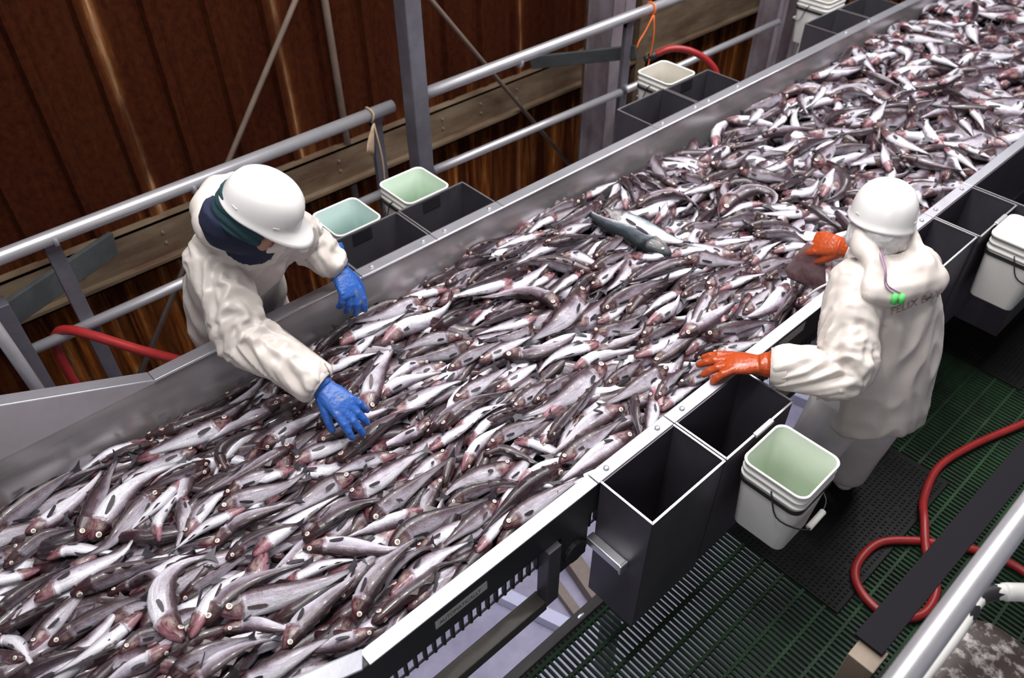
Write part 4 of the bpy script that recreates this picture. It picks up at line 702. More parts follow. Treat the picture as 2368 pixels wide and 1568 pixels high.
78,-1710,2895,873,-1737,3038,892,-1706,3176,893,-1606,3190,903,-1551,3056,900;hooked pollock with its tail curled back, above the orange gloved flatfish
107,-1609,3100,896,-1661,3059,883,-1677,2996,884,-1685,2931,876,-1702,2867,862;white bellied pollock, head right, nearest left of the hooked pollock
-8,-1638,2653,876,-1651,2716,867,-1644,2805,850,-1606,2862,856,-1576,2909,860;silver sided pollock, head left, fourth nearest left of the hooked pollock
-3,-1576,2919,862,-1526,2986,870,-1469,3022,885,-1411,3052,881,-1331,3037,882;silver sided pollock, head left, second nearest below the hooked pollock
7,-1504,2876,868,-1468,2934,871,-1414,2973,884,-1353,3003,882,-1285,2999,873;silver sided pollock, head left, third nearest below the hooked pollock
-4,-1761,2669,863,-1732,2730,874,-1690,2784,877,-1676,2843,876,-1718,2897,865;silver sided pollock, head left, sixth nearest left of the hooked pollock
-30,-1577,2439,907,-1545,2517,893,-1503,2584,871,-1453,2650,854,-1402,2727,851;silver sided pollock, head left, third nearest right of the pale salmon
-109,-1386,2699,853,-1396,2752,861,-1402,2811,867,-1400,2890,863,-1392,2973,859;white bellied pollock, head lower left, third nearest left of the flatfish being lifted
8,-1665,3275,877,-1650,3342,880,-1640,3410,876,-1625,3477,875,-1607,3543,873;silver sided pollock, head left, second nearest right of the hooked pollock
-104,-1630,3311,856,-1561,3315,884,-1535,3376,883,-1547,3470,873,-1584,3569,876;white bellied pollock, head left, fifth nearest right of the hooked pollock
21,-2244,943,807,-2261,1009,817,-2281,1085,824,-2286,1168,822,-2253,1244,819;dark backed pollock, head lower left, second nearest below the upper blue glove
12,-2271,1398,831,-2290,1328,822,-2290,1240,829,-2290,1148,842,-2283,1067,851;silver sided pollock, head right, nearest right of the upper blue glove
28,-2109,1646,877,-2130,1720,880,-2136,1805,875,-2131,1894,867,-2115,1974,868;dark backed pollock, head lower left, third nearest left of the arched pollock
115,-2014,1820,868,-2030,1748,871,-2058,1659,873,-2098,1566,866,-2160,1493,831;white bellied pollock, head right, second nearest left of the arched pollock
44,-2197,1470,842,-2207,1407,847,-2209,1320,852,-2245,1232,839,-2290,1130,847;silver sided pollock, head right, second nearest right of the upper blue glove
-101,-2196,1046,842,-2215,1119,836,-2197,1195,841,-2177,1287,843,-2173,1395,850;white bellied pollock, head lower left, nearest below the upper blue glove
157,-2095,1179,828,-2108,1291,832,-2063,1372,856,-2073,1481,850,-2099,1565,867;pale pollock, head lower left, second nearest below the aqua bucket bin
-21,-2028,1957,845,-2052,1862,861,-2048,1745,896,-2064,1655,902,-2089,1587,892;dark backed pollock, head right, nearest left of the arched pollock
-109,-2002,1727,854,-1974,1798,869,-1962,1872,879,-1973,1960,881,-1997,2061,881;white bellied pollock, head lower left, nearest above the arched pollock
-24,-1818,2110,875,-1910,2090,860,-1984,2028,878,-2049,1939,883,-2058,1785,903;dark backed pollock, head right, fourth nearest right of the arched pollock
14,-2008,1361,842,-1973,1427,878,-1983,1524,866,-1990,1614,849,-1972,1678,843;dark backed pollock, head left, fourth nearest left of the arched pollock
-26,-1809,1764,874,-1833,1695,885,-1862,1617,875,-1877,1531,868,-1880,1454,870;dark backed pollock, head right, nearest below the arched pollock
101,-1766,1730,872,-1780,1664,869,-1813,1604,860,-1846,1535,854,-1867,1449,855;white bellied pollock, head right, second nearest below the arched pollock
-71,-1730,1814,881,-1822,1836,882,-1929,1787,865,-1988,1693,860,-2039,1607,870;arched dark backed pollock lying at the middle of the heap
33,-1889,1437,851,-1939,1379,853,-1967,1314,856,-1994,1252,842,-2019,1187,822;silver sided pollock, head right, third nearest below the aqua bucket bin
102,-1694,1677,849,-1665,1730,870,-1648,1791,877,-1654,1877,874,-1700,2015,857;silver sided pollock, head lower left, fifth nearest right of the arched pollock
47,-1774,2021,858,-1699,1880,885,-1655,1758,904,-1674,1680,868,-1706,1596,831;silver sided pollock, head upper right, third nearest right of the arched pollock
-67,-1757,1405,822,-1748,1472,832,-1725,1534,850,-1706,1599,859,-1702,1667,850;pale pollock, head left, fourth nearest below the arched pollock
-37,-1788,1278,838,-1794,1346,843,-1784,1413,851,-1768,1480,857,-1746,1542,869;silver sided pollock, head lower left, seventh nearest below the arched pollock
85,-1710,1492,838,-1653,1551,842,-1599,1614,858,-1578,1712,863,-1599,1863,852;silver sided pollock, head left, fifth nearest below the arched pollock
107,-1477,1799,875,-1505,1738,869,-1530,1658,874,-1548,1578,858,-1526,1483,844;white bellied pollock, head upper right, sixth nearest below the arched pollock
14,-1845,1457,851,-1873,1384,828,-1902,1311,820,-1926,1231,833,-1972,1160,832;silver sided pollock, head right, fifth nearest left of the arched pollock
40,-1795,884,839,-1797,983,828,-1805,1079,811,-1785,1159,829,-1769,1257,838;dark backed pollock, head lower left, fifth nearest right of the lower blue glove
164,-1858,994,826,-1870,1057,826,-1856,1127,832,-1826,1204,833,-1784,1282,838;pale pollock, head left, sixth nearest right of the lower blue glove
103,-1816,918,838,-1879,980,844,-1936,1045,842,-2000,1129,829,-2070,1242,817;silver sided pollock, head down, fourth nearest right of the lower blue glove
-100,-1763,972,820,-1762,1064,818,-1748,1146,831,-1740,1235,825,-1716,1321,820;white bellied pollock, head left, ninth nearest right of the lower blue glove
-52,-1639,1184,852,-1636,1252,855,-1637,1323,852,-1651,1410,832,-1657,1496,824;silver sided pollock, head lower left, eleventh nearest below the arched pollock
61,-1385,1740,853,-1373,1636,864,-1351,1522,882,-1378,1417,855,-1439,1273,834;silver sided pollock, head upper right, fourth nearest above the nearest right bin
42,-1551,1055,858,-1559,1136,881,-1562,1224,875,-1562,1323,845,-1536,1412,843;dark backed pollock, head lower left, thirteenth nearest below the arched pollock
-131,-1519,1069,846,-1521,1148,860,-1522,1222,856,-1516,1291,843,-1491,1346,842;white bellied pollock, head lower left, fourteenth nearest below the arched pollock
8,-1273,1319,855,-1290,1386,857,-1298,1452,870,-1298,1518,891,-1310,1585,896;dark backed pollock, head lower left, fourth nearest left of the nearest right bin
20,-2290,1789,876,-2281,1841,884,-2273,1904,882,-2274,1983,874,-2279,2069,865;dark backed pollock, head left, nearest below the mint bucket bin
99,-2145,2147,897,-2184,2094,881,-2209,2031,874,-2236,1970,860,-2254,1904,853;white bellied pollock, head right, sixth nearest above the arched pollock
37,-2169,1882,863,-2161,1934,872,-2152,1992,882,-2132,2058,902,-2138,2156,897;dark backed pollock, head lower left, third nearest above the arched pollock
60,-2050,2046,931,-2017,2110,932,-2007,2200,908,-2004,2301,869,-1973,2374,857;dark backed pollock, head left, fourth nearest left of the dark green salmon
39,-1208,1900,865,-1216,1823,865,-1229,1747,851,-1236,1649,852,-1256,1554,844;silver sided pollock, head upper right, fourth nearest left of the second right bin
37,-2247,298,820,-2232,373,820,-2220,456,817,-2190,555,834,-2196,673,817;dark backed pollock, head left, fourth nearest above the bent pollock
-114,-2116,380,806,-2115,448,813,-2107,516,823,-2083,584,841,-2067,657,846;white bellied pollock, head lower left, second nearest above the bent pollock
-122,-1518,973,843,-1522,1043,842,-1505,1098,862,-1497,1162,872,-1507,1241,873;white bellied pollock, head lower left, sixteenth nearest right of the lower blue glove
131,-1390,1020,807,-1418,1091,821,-1430,1156,831,-1435,1223,831,-1435,1290,834;silver sided pollock, head lower left, eighteenth nearest right of the lower blue glove
-41,-1398,1138,839,-1408,1222,827,-1396,1300,819,-1362,1356,838,-1342,1410,856;silver sided pollock, head left, twelfth nearest left of the nearest right bin
-89,-1104,1580,826,-1100,1477,836,-1101,1366,847,-1108,1269,845,-1116,1197,833;silver sided pollock, head upper right, nearest left of the nearest right bin
-57,-1178,1282,829,-1181,1365,833,-1163,1431,856,-1156,1515,854,-1158,1611,847;silver sided pollock, head lower left, second nearest left of the nearest right bin
-101,-1196,1636,843,-1210,1542,848,-1227,1468,831,-1226,1369,826,-1214,1237,834;silver sided pollock, head upper right, third nearest left of the nearest right bin
-50,-1118,967,817,-1120,1043,817,-1113,1136,814,-1092,1224,830,-1072,1304,846;silver sided pollock, head lower left, eighth nearest left of the nearest right bin
-9,-1165,1283,821,-1174,1199,825,-1184,1115,819,-1169,994,819,-1122,823,829;dark backed pollock, head upper right, ninth nearest left of the nearest right bin
52,-1213,1028,807,-1203,955,825,-1189,882,845,-1183,809,847,-1186,728,827;silver sided pollock, head upper right, third nearest above the name plate
73,-1286,1171,822,-1313,1096,819,-1346,1026,811,-1363,953,803,-1339,867,810;pale pollock, head upper right, eighth nearest above the name plate
-26,-1284,636,847,-1296,718,843,-1280,803,845,-1262,918,821,-1232,1061,804;silver sided pollock, head lower left, fourth nearest above the name plate
-155,-1345,814,825,-1361,742,829,-1381,670,834,-1409,604,828,-1435,545,817;pale pollock, head right, fourth nearest left of the name plate
-41,-1542,657,839,-1538,728,860,-1536,793,859,-1546,868,845,-1579,967,834;silver sided pollock, head lower left, fourth nearest below the lower blue glove
-17,-1427,659,827,-1432,717,831,-1435,793,835,-1440,905,836,-1451,1067,831;silver sided pollock, head lower left, eighth nearest below the lower blue glove
36,-1118,454,839,-1132,567,830,-1128,658,834,-1143,721,829,-1091,811,831;dark backed pollock, head lower left, nearest left of the name plate
-106,-1155,548,840,-1182,651,815,-1173,721,830,-1158,789,835,-1142,875,828;white bellied pollock, head lower left, second nearest left of the name plate
-32,-1175,428,799,-1214,507,821,-1237,588,826,-1236,676,826,-1202,769,850;silver sided pollock, head lower left, third nearest above the near right lip end
-14,-2169,-320,856,-2214,-218,845,-2246,-114,843,-2262,-26,845,-2272,35,839;silver sided pollock, head lower left, nearest above the picture's left edge
65,-2136,536,830,-2134,455,839,-2146,373,839,-2166,278,839,-2218,167,814;pale pollock, head right, nearest left of the bent pollock
-85,-2066,708,859,-2065,635,853,-2071,562,848,-2088,481,834,-2096,385,823;silver sided pollock, head upper right, third nearest above the bent pollock
75,-2097,376,815,-2114,321,813,-2145,246,799,-2149,164,804,-2131,92,814;pale pollock, head right, fourth nearest left of the bent pollock
113,-2134,-193,827,-2143,-126,813,-2173,-44,799,-2205,42,806,-2251,117,816;silver sided pollock, head lower left, second nearest right of the picture's left edge
-28,-1980,-77,839,-2044,-18,836,-2125,36,815,-2198,95,809,-2256,169,833;silver sided pollock, head lower left, fourth nearest right of the picture's left edge
-3,-2019,388,813,-2018,322,831,-2022,254,840,-2034,188,830,-2057,126,811;silver sided pollock, head right, third nearest left of the bent pollock
118,-1978,-48,811,-2017,24,823,-2068,107,826,-2091,212,826,-2053,346,826;silver sided pollock, head lower left, fourth nearest above the C shaped pollock
32,-2006,203,821,-2002,148,818,-1944,49,827,-1912,-17,827,-1923,-110,832;silver sided pollock, head upper right, third nearest above the C shaped pollock
5,-2033,-282,845,-2056,-217,843,-2073,-151,840,-2051,-92,839,-2003,-46,857;silver sided pollock, head left, nearest right of the picture's left edge
12,-1931,408,822,-2007,422,824,-2033,464,835,-2032,538,833,-2014,635,820;sharply bent pale pollock left of the lower blue glove
-51,-1861,635,839,-1863,562,841,-1867,476,835,-1873,376,834,-1895,272,831;dark backed pollock, head upper right, nearest right of the bent pollock
113,-1943,551,815,-1935,617,835,-1935,697,836,-1939,774,833,-1938,832,845;silver sided pollock, head lower left, fourth nearest left of the lower blue glove
102,-1821,706,840,-1811,779,845,-1795,863,849,-1775,941,856,-1773,1008,848;silver sided pollock, head left, nearest below the lower blue glove
-79,-1803,594,824,-1809,670,817,-1782,743,820,-1763,820,819,-1759,893,837;pale pollock, head lower left, second nearest below the lower blue glove
45,-1724,721,796,-1734,813,808,-1740,908,826,-1734,1027,826,-1692,1176,814;dark backed pollock, head lower left, third nearest right of the lower blue glove
-41,-1807,312,811,-1811,382,806,-1781,460,804,-1753,546,805,-1769,642,802;silver sided pollock, head left, nearest below the bent pollock
62,-1616,723,822,-1642,659,815,-1642,578,820,-1626,475,842,-1653,365,822;silver sided pollock, head upper right, sixth nearest below the lower blue glove
-134,-1559,311,835,-1578,383,827,-1588,471,824,-1581,568,834,-1569,675,837;white bellied pollock, head lower left, seventh nearest below the bent pollock
69,-1675,229,823,-1698,303,831,-1679,374,853,-1655,454,853,-1624,545,854;dark backed pollock, head lower left, third nearest below the bent pollock
-19,-1610,241,825,-1620,309,827,-1604,372,844,-1574,432,856,-1548,494,844;silver sided pollock, head left, sixth nearest below the bent pollock
-65,-1537,656,853,-1513,715,871,-1515,807,868,-1521,904,860,-1516,979,854;silver sided pollock, head lower left, fifth nearest below the lower blue glove
56,-1515,460,809,-1514,538,828,-1506,623,836,-1462,703,856,-1407,790,849;dark backed pollock, head left, seventh nearest below the lower blue glove
91,-1482,440,825,-1429,508,832,-1353,574,837,-1279,629,856,-1261,683,853;silver sided pollock, head left, sixth nearest above the near right lip end
-100,-1858,-251,833,-1864,-174,839,-1853,-78,839,-1853,12,827,-1889,79,839;white bellied pollock, head lower left, fifth nearest left of the C shaped pollock
12,-1900,-385,825,-1906,-317,835,-1923,-251,830,-1926,-184,827,-1906,-119,834;dark backed pollock, head lower left, third nearest below the picture's left edge
11,-1804,-163,838,-1796,-84,836,-1790,-3,816,-1758,92,806,-1689,205,824;dark backed pollock, head left, second nearest left of the C shaped pollock
-135,-1430,43,843,-1482,104,841,-1529,171,819,-1536,252,817,-1515,357,817;white bellied pollock, head lower left, nearest right of the C shaped pollock
-130,-1414,325,825,-1397,390,837,-1384,457,833,-1354,516,830,-1307,565,838;white bellied pollock, head left, fifth nearest above the near right lip end
65,-1438,93,844,-1470,157,846,-1479,237,843,-1460,339,834,-1405,457,840;dark backed pollock, head lower left, third nearest right of the C shaped pollock
-47,-1438,141,850,-1431,215,827,-1379,318,832,-1321,432,848,-1299,540,849;silver sided pollock, head left, third nearest above the picture's bottom edge centre
90,-1232,223,819,-1266,298,817,-1283,385,814,-1277,474,840,-1284,567,852;silver sided pollock, head lower left, second nearest left of the near right lip end
86,-1170,430,815,-1203,489,847,-1230,574,862,-1253,671,852,-1258,751,842;silver sided pollock, head lower left, second nearest above the near right lip end
46,-1753,-82,807,-1737,-10,811,-1706,47,834,-1635,42,842,-1605,-9,829;dark backed pollock, head left, nearest above the C shaped pollock
-21,-1697,-269,826,-1702,-196,821,-1691,-117,830,-1666,-45,844,-1633,9,846;silver sided pollock, head left, fourth nearest left of the C shaped pollock
106,-1437,25,841,-1548,19,833,-1639,58,848,-1675,136,839,-1640,238,831;C shaped silver pollock curled head down at the lower left
112,-1619,-26,821,-1615,-90,811,-1592,-152,832,-1586,-226,839,-1597,-321,836;white bellied pollock, head upper right, third nearest left of the C shaped pollock
61,-1313,-42,825,-1306,23,839,-1307,96,841,-1302,173,827,-1266,248,816;dark backed pollock, head lower left, nearest above the picture's bottom edge centre
-71,-1240,55,810,-1212,126,825,-1189,212,837,-1172,294,843,-1162,355,839;silver sided pollock, head lower left, nearest right of the picture's bottom edge centre"""
SALMON = """-62,-2125,2525,868,-1984,2540,864,-1820,2542,873,-1731,2585,860,-1674,2616,867
-86,-1652,2456,882,-1782,2441,887,-1954,2442,870,-2098,2436,873,-2255,2493,872"""
def zsurf(y): return float(np.interp(y, [-1.5, 0.1, .56, 1.07, 1.33, 1.77, 2.1, 2.55, 3.46, 4.07, 4.67, 5.35, 8], [.83, .823, .822, .832, .848, .863, .885, .875, .868, .885, .908, .92, .93]))
def random_fish():
    rs = np.random.RandomState(11); out = []
    def lay(n, ya, yb, dz, spread, flip):
        for i in range(n):
            y = ya + (yb - ya) * rs.rand(); L = 0.33 + 0.11 * rs.rand()
            a = -PI / 2 + (rs.rand() - .5) * 2 * spread + (PI if rs.rand() < flip else 0)
            x = -2.27 + 1.24 * rs.rand(); bend = (rs.rand() - .5) * 0.5 * L * (0.6 if rs.rand() < .7 else 1.6)
            h = np.array([math.cos(a), math.sin(a)]); s = np.array([-h[1], h[0]])
            p = [np.array([x, y]) + h * L * q + s * bend * (1 - (2 * q) ** 2) for q in (.5, .17, -.17, -.5)]
            z = zsurf(y) + dz + 0.035 * (rs.rand() - .5)
            tilt = (rs.rand() - .5) * 0.05
            roll = [0.2, -0.3, 0.9, -0.9, 1.6, -1.6, 2.6][int(rs.rand() * 7)] + (rs.rand() - .5) * .6
            pts = [(min(max(q[0], -2.285), -1.025), q[1], z + tilt * (k - 1.5) / 1.5) for k, q in enumerate(p)]
            out.append((roll, pts, rs.rand(), rs.rand()))
    lay(460, -1.2, 3.2, -0.070, 0.5, .35)
    lay(420, -1.2, 3.2, -0.040, 0.5, .35)
    lay(70, -0.8, 0.9, -0.025, 0.4, .3)
    lay(650, 3.0, 8.5, -0.065, 1.0, .45)
    lay(560, 3.0, 8.5, -0.022, 1.15, .45)
    return out
PROF = np.array([
 [0, .014, .012, .013], [.015, .029, .027, .028], [.05, .048, .048, .041], [.10, .061, .066, .050], [.16, .077, .085, .061], [.215, .088, .097, .067], [.237, .094, .102, .071],
 [.250, .085, .092, .0605], [.30, .095, .101, .067], [.40, .098, .106, .071], [.52, .090, .096, .063], [.64, .070, .071, .050], [.76, .049, .048, .033], [.87, .031, .030, .018], [.95, .021, .021, .011], [1.0, .020, .020, .007]])
# ------------------------------------------------------------------ fish
def vattr(nt, name):
    n = N(nt, 'ShaderNodeAttribute'); n.attribute_name = name; return n
def math_(nt, op, a, b=None, c=None):
    m = N(nt, 'ShaderNodeMath', operation=op)
    for i, v in enumerate((a, b, c)):
        if v is None: continue
        if isinstance(v, bpy.types.NodeSocket): nt.links.new(v, m.inputs[i])
        else: m.inputs[i].default_value = v
    return m.outputs[0]
def fish_material(name, back, mid, flank, belly, head_dark, head_mid, head_pale, speck=0.75, rough=0.24, coat=0.6):
    m, nt, b = newmat(name)
    tc = N(nt, 'ShaderNodeTexCoord'); sep = N(nt, 'ShaderNodeSeparateXYZ'); nt.links.new(tc.outputs['UV'], sep.inputs[0])
    u, v = sep.outputs[0], sep.outputs[1]
    ti = N(nt, 'ShaderNodeSeparateColor'); at = vattr(nt, 'tint'); nt.links.new(at.outputs['Color'], ti.inputs[0])
    r1, r2 = ti.outputs[0], ti.outputs[1]
    off = N(nt, 'ShaderNodeVectorMath', operation='MULTIPLY_ADD'); nt.links.new(at.outputs['Color'], off.inputs[0]); off.inputs[1].default_value = (37, 53, 19)
    mp = N(nt, 'ShaderNodeVectorMath', operation='MULTIPLY'); nt.links.new(tc.outputs['UV'], mp.inputs[0]); mp.inputs[1].default_value = (1, 0.45, 1)
    nt.links.new(mp.outputs[0], off.inputs[2]); vec = off.outputs[0]
    n1 = noisetex(nt, vec, 7, 4, 0.6); n2 = noisetex(nt, vec, 60, 4, 0.7); n3 = noisetex(nt, vec, 16, 5, 0.65)
    vv = math_(nt, 'ADD', v, math_(nt, 'MULTIPLY', math_(nt, 'SUBTRACT', n1, 0.5), 0.34))
    vv = math_(nt, 'ADD', vv, math_(nt, 'MULTIPLY', math_(nt, 'SUBTRACT', n2, 0.5), 0.26))
    vv = math_(nt, 'ADD', vv, math_(nt, 'MULTIPLY', math_(nt, 'SUBTRACT', r1, 0.5), 0.24))
    body = ramp(nt, vv, [(0.10, back), (0.31, mid), (0.49, flank), (0.74, belly)])
    # mauve streaks along the flank and dark specks
    st = N(nt, 'ShaderNodeVectorMath', operation='MULTIPLY'); nt.links.new(vec, st.inputs[0]); st.inputs[1].default_value = (5, 42, 5)
    stf = noisetex(nt, st.outputs[0], 1.0, 4, 0.65)
    body = mix(nt, math_(nt, 'MULTIPLY', ramp(nt, stf, [(0.48, (0, 0, 0)), (0.68, (1, 1, 1))]), 0.32), body, mid)
    sp = ramp(nt, n2, [(0.555, (0, 0, 0)), (0.64, (1, 1, 1))])
    spm = math_(nt, 'MULTIPLY', sp, ramp(nt, v, [(0.25, (1, 1, 1)), (0.95, (0.25, 0.25, 0.25))]))
    body = mix(nt, math_(nt, 'MULTIPLY', spm, speck), body, back)
    # pale lateral line
    ll = ramp(nt, math_(nt, 'ABSOLUTE', math_(nt, 'SUBTRACT', v, 0.33)), [(0.0, (1, 1, 1)), (0.014, (0, 0, 0))])
    body = mix(nt, math_(nt, 'MULTIPLY', math_(nt, 'MULTIPLY', ll, ramp(nt, n2, [(0.46, (0, 0, 0)), (0.58, (1, 1, 1))])), 0.22), body, flank)
    # bloody red bruising
    br = math_(nt, 'MULTIPLY', ramp(nt, n3, [(0.60, (0, 0, 0)), (0.74, (1, 1, 1))]), math_(nt, 'MULTIPLY', r2, 0.55))
    body = mix(nt, br, body, head_mid)
    hd = ramp(nt, math_(nt, 'ADD', v, math_(nt, 'MULTIPLY', math_(nt, 'ADD', math_(nt, 'SUBTRACT', n3, 0.5), math_(nt, 'MULTIPLY', math_(nt, 'SUBTRACT', n2, 0.5), 0.6)), 0.95)), [(0.28, head_dark), (0.66, head_mid), (1.0, head_pale)])
    # golden cheek and gill cover
    ck = math_(nt, 'MULTIPLY', ramp(nt, math_(nt, 'ABSOLUTE', math_(nt, 'SUBTRACT', u, 0.165)), [(0.02, (1, 1, 1)), (0.062, (0, 0, 0))]), ramp(nt, math_(nt, 'ABSOLUTE', math_(nt, 'SUBTRACT', v, 0.52)), [(0.06, (1, 1, 1)), (0.2, (0, 0, 0))]))
    ck = math_(nt, 'MULTIPLY', ck, ramp(nt, n3, [(0.36, (0, 0, 0)), (0.56, (1, 1, 1))]))
    hd = mix(nt, math_(nt, 'MULTIPLY', r2, 0.12), hd, mix(nt, 0.35, body, head_mid))
    hd = mix(nt, math_(nt, 'MULTIPLY', ck, 0.42), hd, (0.50, 0.42, 0.36))
    # mouth line
    ml = math_(nt, 'MULTIPLY', ramp(nt, math_(nt, 'ABSOLUTE', math_(nt, 'SUBTRACT', math_(nt, 'SUBTRACT', v, 0.60), math_(nt, 'MULTIPLY', u, 1.3))), [(0.02, (1, 1, 1)), (0.075, (0, 0, 0))]), ramp(nt, u, [(0.09, (1, 1, 1)), (0.11, (0, 0, 0))]))
    hd = mix(nt, ml, hd, (0.05, 0.012, 0.014))
    ue = math_(nt, 'ADD', u, math_(nt, 'MULTIPLY', math_(nt, 'ABSOLUTE', math_(nt, 'SUBTRACT', v, 0.5)), 0.10))
    hm = ramp(nt, math_(nt, 'ADD', ue, math_(nt, 'MULTIPLY', math_(nt, 'SUBTRACT', n3, 0.5), 0.07)), [(0.225, (1, 1, 1)), (0.268, (0, 0, 0))])
    col = mix(nt, hm, body, hd)
    ge = ramp(nt, math_(nt, 'ABSOLUTE', math_(nt, 'SUBTRACT', ue, 0.252)), [(0.0, (1, 1, 1)), (0.010, (0, 0, 0))])
    col = mix(nt, math_(nt, 'MULTIPLY', ge, 0.45), col, (0.06, 0.02, 0.022))
    tl = ramp(nt, u, [(0.90, (0, 0, 0)), (1.0, (0.6, 0.6, 0.6))]); col = mix(nt, tl, col, back)
    nt.links.new(col, b.inputs['Base Color'])
    b.inputs['Roughness'].default_value = rough; b.inputs['Specular IOR Level'].default_value = 0.5
    b.inputs['Coat Weight'].default_value = coat; b.inputs['Coat Roughness'].default_value = 0.10
    bump(nt, b, math_(nt, 'ADD', math_(nt, 'MULTIPLY', n3, 1.0), math_(nt, 'MULTIPLY', n2, 0.55)), 0.55, 0.005)
    return m
M['pollock'] = fish_material('pollock_skin', (0.017, 0.009, 0.012), (0.080, 0.046, 0.058), (0.37, 0.33, 0.395), (0.70, 0.68, 0.74), (0.022, 0.0055, 0.008), (0.115, 0.022, 0.034), (0.34, 0.145, 0.175))
M['salmon'] = fish_material('salmon_skin', (0.004, 0.007, 0.009), (0.009, 0.014, 0.018), (0.09, 0.11, 0.135), (0.72, 0.70, 0.72), (0.010, 0.016, 0.02), (0.05, 0.06, 0.07), (0.5, 0.45, 0.45), 0.8, 0.36, 0.15)
M['salmon_pale'] = fish_material('salmon_pale_skin', (0.03, 0.05, 0.06), (0.22, 0.25, 0.29), (0.66, 0.65, 0.69), (0.82, 0.79, 0.81), (0.05, 0.06, 0.07), (0.3, 0.28, 0.29), (0.7, 0.62, 0.62), 0.4, 0.3, 0.3)
M['fin'] = simple('fin_grey', (0.050, 0.044, 0.054), 0.5, 0, 0.5, (60, 60, 60))
M['fin_pale'] = simple('fin_tan', (0.11, 0.08, 0.08), 0.45, 0, 0.5, (60, 60, 60))
M['fin_back'] = simple('fin_brown', (0.070, 0.045, 0.048), 0.35, 0, 0.4, (60, 60, 60))
M['eye_white'] = simple('eye_ring_pale', (0.72, 0.68, 0.58), 0.15)
M['eye_dark'] = simple('eye_dark', (0.02, 0.016, 0.018), 0.12)
M['eye_cloud'] = simple('eye_cloudy_pupil', (0.34, 0.32, 0.31), 0.12)
M['eye_red'] = simple('eye_red_edge', (0.10, 0.03, 0.03), 0.2)
def prof(u, L):
    return [np.interp(u, PROF[:, 0], PROF[:, k]) * L for k in (1, 2, 3)]
class Fish:
    def __init__(s, pts, roll, us, nseg):
        sp = [Vector(p) for p in spline(pts, 33)]
        s.L = sum((sp[i + 1] - sp[i]).length for i in range(32)); s.sp = sp; s.roll = roll; s.us = us; s.nseg = nseg
    def frame(s, u, body=0.91):
        q = min(max(u * body, 0), 1) * 32; k = min(int(q), 31); t = q - k
        p = s.sp[k].lerp(s.sp[k + 1], t); tg = (s.sp[min(k + 2, 32)] - s.sp[max(k - 1, 0)]).normalized()
        U = (Vector((0, 0, 1)) - tg * tg.z); U = U.normalized() if U.length > 0.05 else tg.orthogonal().normalized()
        W = tg.cross(U); D = U * math.cos(s.roll) + W * math.sin(s.roll)
        return p, tg, D, tg.cross(D)
    def surf(s, u, psi):
        p, t, D, Sd = s.frame(u); hd, hb, w = prof(u, s.L); c = math.cos(psi); sn = math.sin(psi)
        q = Vector((0, 0, 0)); q = D * (c * (hd if c > 0 else hb)) + Sd * (sn * w * (1.0 if c > -.3 else 1.0))
        return p + q, q.normalized(), t, D, Sd
    def body(s):
        vs = []; uv = []; fs = []; n = s.nseg
        for u in s.us:
            for k in range(n):
                psi = 2 * PI * k / n
                p, _, _, _, _ = s.surf(u, psi); vs.append(p); uv.append((u, 1 - abs(psi / PI - 1)))
        m = len(s.us)
        for i in range(m - 1):
            for k in range(n): fs.append((i * n + k, (i + 1) * n + k, (i + 1) * n + (k + 1) % n, i * n + (k + 1) % n))
        fs.append(tuple(range(n))); fs.append(tuple((m - 1) * n + k for k in reversed(range(n))))
        return vs, fs, uv
    def tail(s, spread=0.075, fork=0.02, ln=0.095, twist=0.0):
        p, t, D, Sd = s.frame(1.0); D, Sd = D * math.cos(twist) + Sd * math.sin(twist), Sd * math.cos(twist) - D * math.sin(twist); L = s.L; b = p - t * 0.004; th = 0.0022 * L / .38
        o = [(0, .016), (.45, .034), (1.0, spread * 1.0), (1.0 - .25 * fork / .02, 0), (1.0, -spread), (.45, -.034), (0, -.016)]
        vs = []
        for sg in (1, -1): vs += [b + t * (a * ln * L) + D * (h * L) + Sd * (sg * th) for a, h in o]
        fs = [(0, 1, 6), (1, 5, 6), (1, 3, 5), (1, 2, 3), (3, 4, 5)]
        fs = [tuple(reversed(f)) for f in fs] + [tuple(i + 7 for i in f) for f in fs] + [(i, (i + 1) % 7, 7 + (i + 1) % 7, 7 + i) for i in range(7)]
        return vs, fs
    def ridge(s, u0, u1, h, side=1, lean=0.5):
        vs = []; L = s.L; n = 5
        for i in range(n):
            u = u0 + (u1 - u0) * i / (n - 1); p, t, D, Sd = s.frame(u); hd, hb, w = prof(u, L)
            r = hd if side > 0 else hb; base = p + D * side * (r * 0.94)
            hh = h * L * (0.15, 1.0, .75, .45, .1)[i]
            tip = base + D * side * (hh * .7) + Sd * (hh * lean) + t * (hh * .6)
            vs += [base - Sd * .002, tip, base + Sd * .002]
        fs = []
        for i in range(n - 1):
            a = i * 3; b = a + 3; fs += [(a, b, b + 1, a + 1), (a + 1, b + 1, b + 2, a + 2)]
        return vs, fs
    def pectoral(s, side, flare, ln=0.135):
        P, nrm, t, D, Sd = s.surf(0.285, side * 1.72); L = s.L
        d = (t * math.cos(flare) + nrm * math.sin(flare) - D * 0.12).normalized(); w = d.cross(nrm).normalized()
        o = [(0, .008), (.3, .018), (.65, .021), (.92, .013), (1, -.002), (.9, -.012), (.5, -.014), (.2, -.011), (0, -.008)]
        vs = []
        for sg in (1, -1): vs += [P + nrm * (.002 + sg * .0011) + d * (a * ln * L) + w * (h * L) for a, h in o]
        k = len(o); fs = [tuple(range(k)), tuple(reversed(range(k, 2 * k)))] + [(i, k + i, k + (i + 1) % k, (i + 1) % k) for i in range(k)]
        return vs, fs
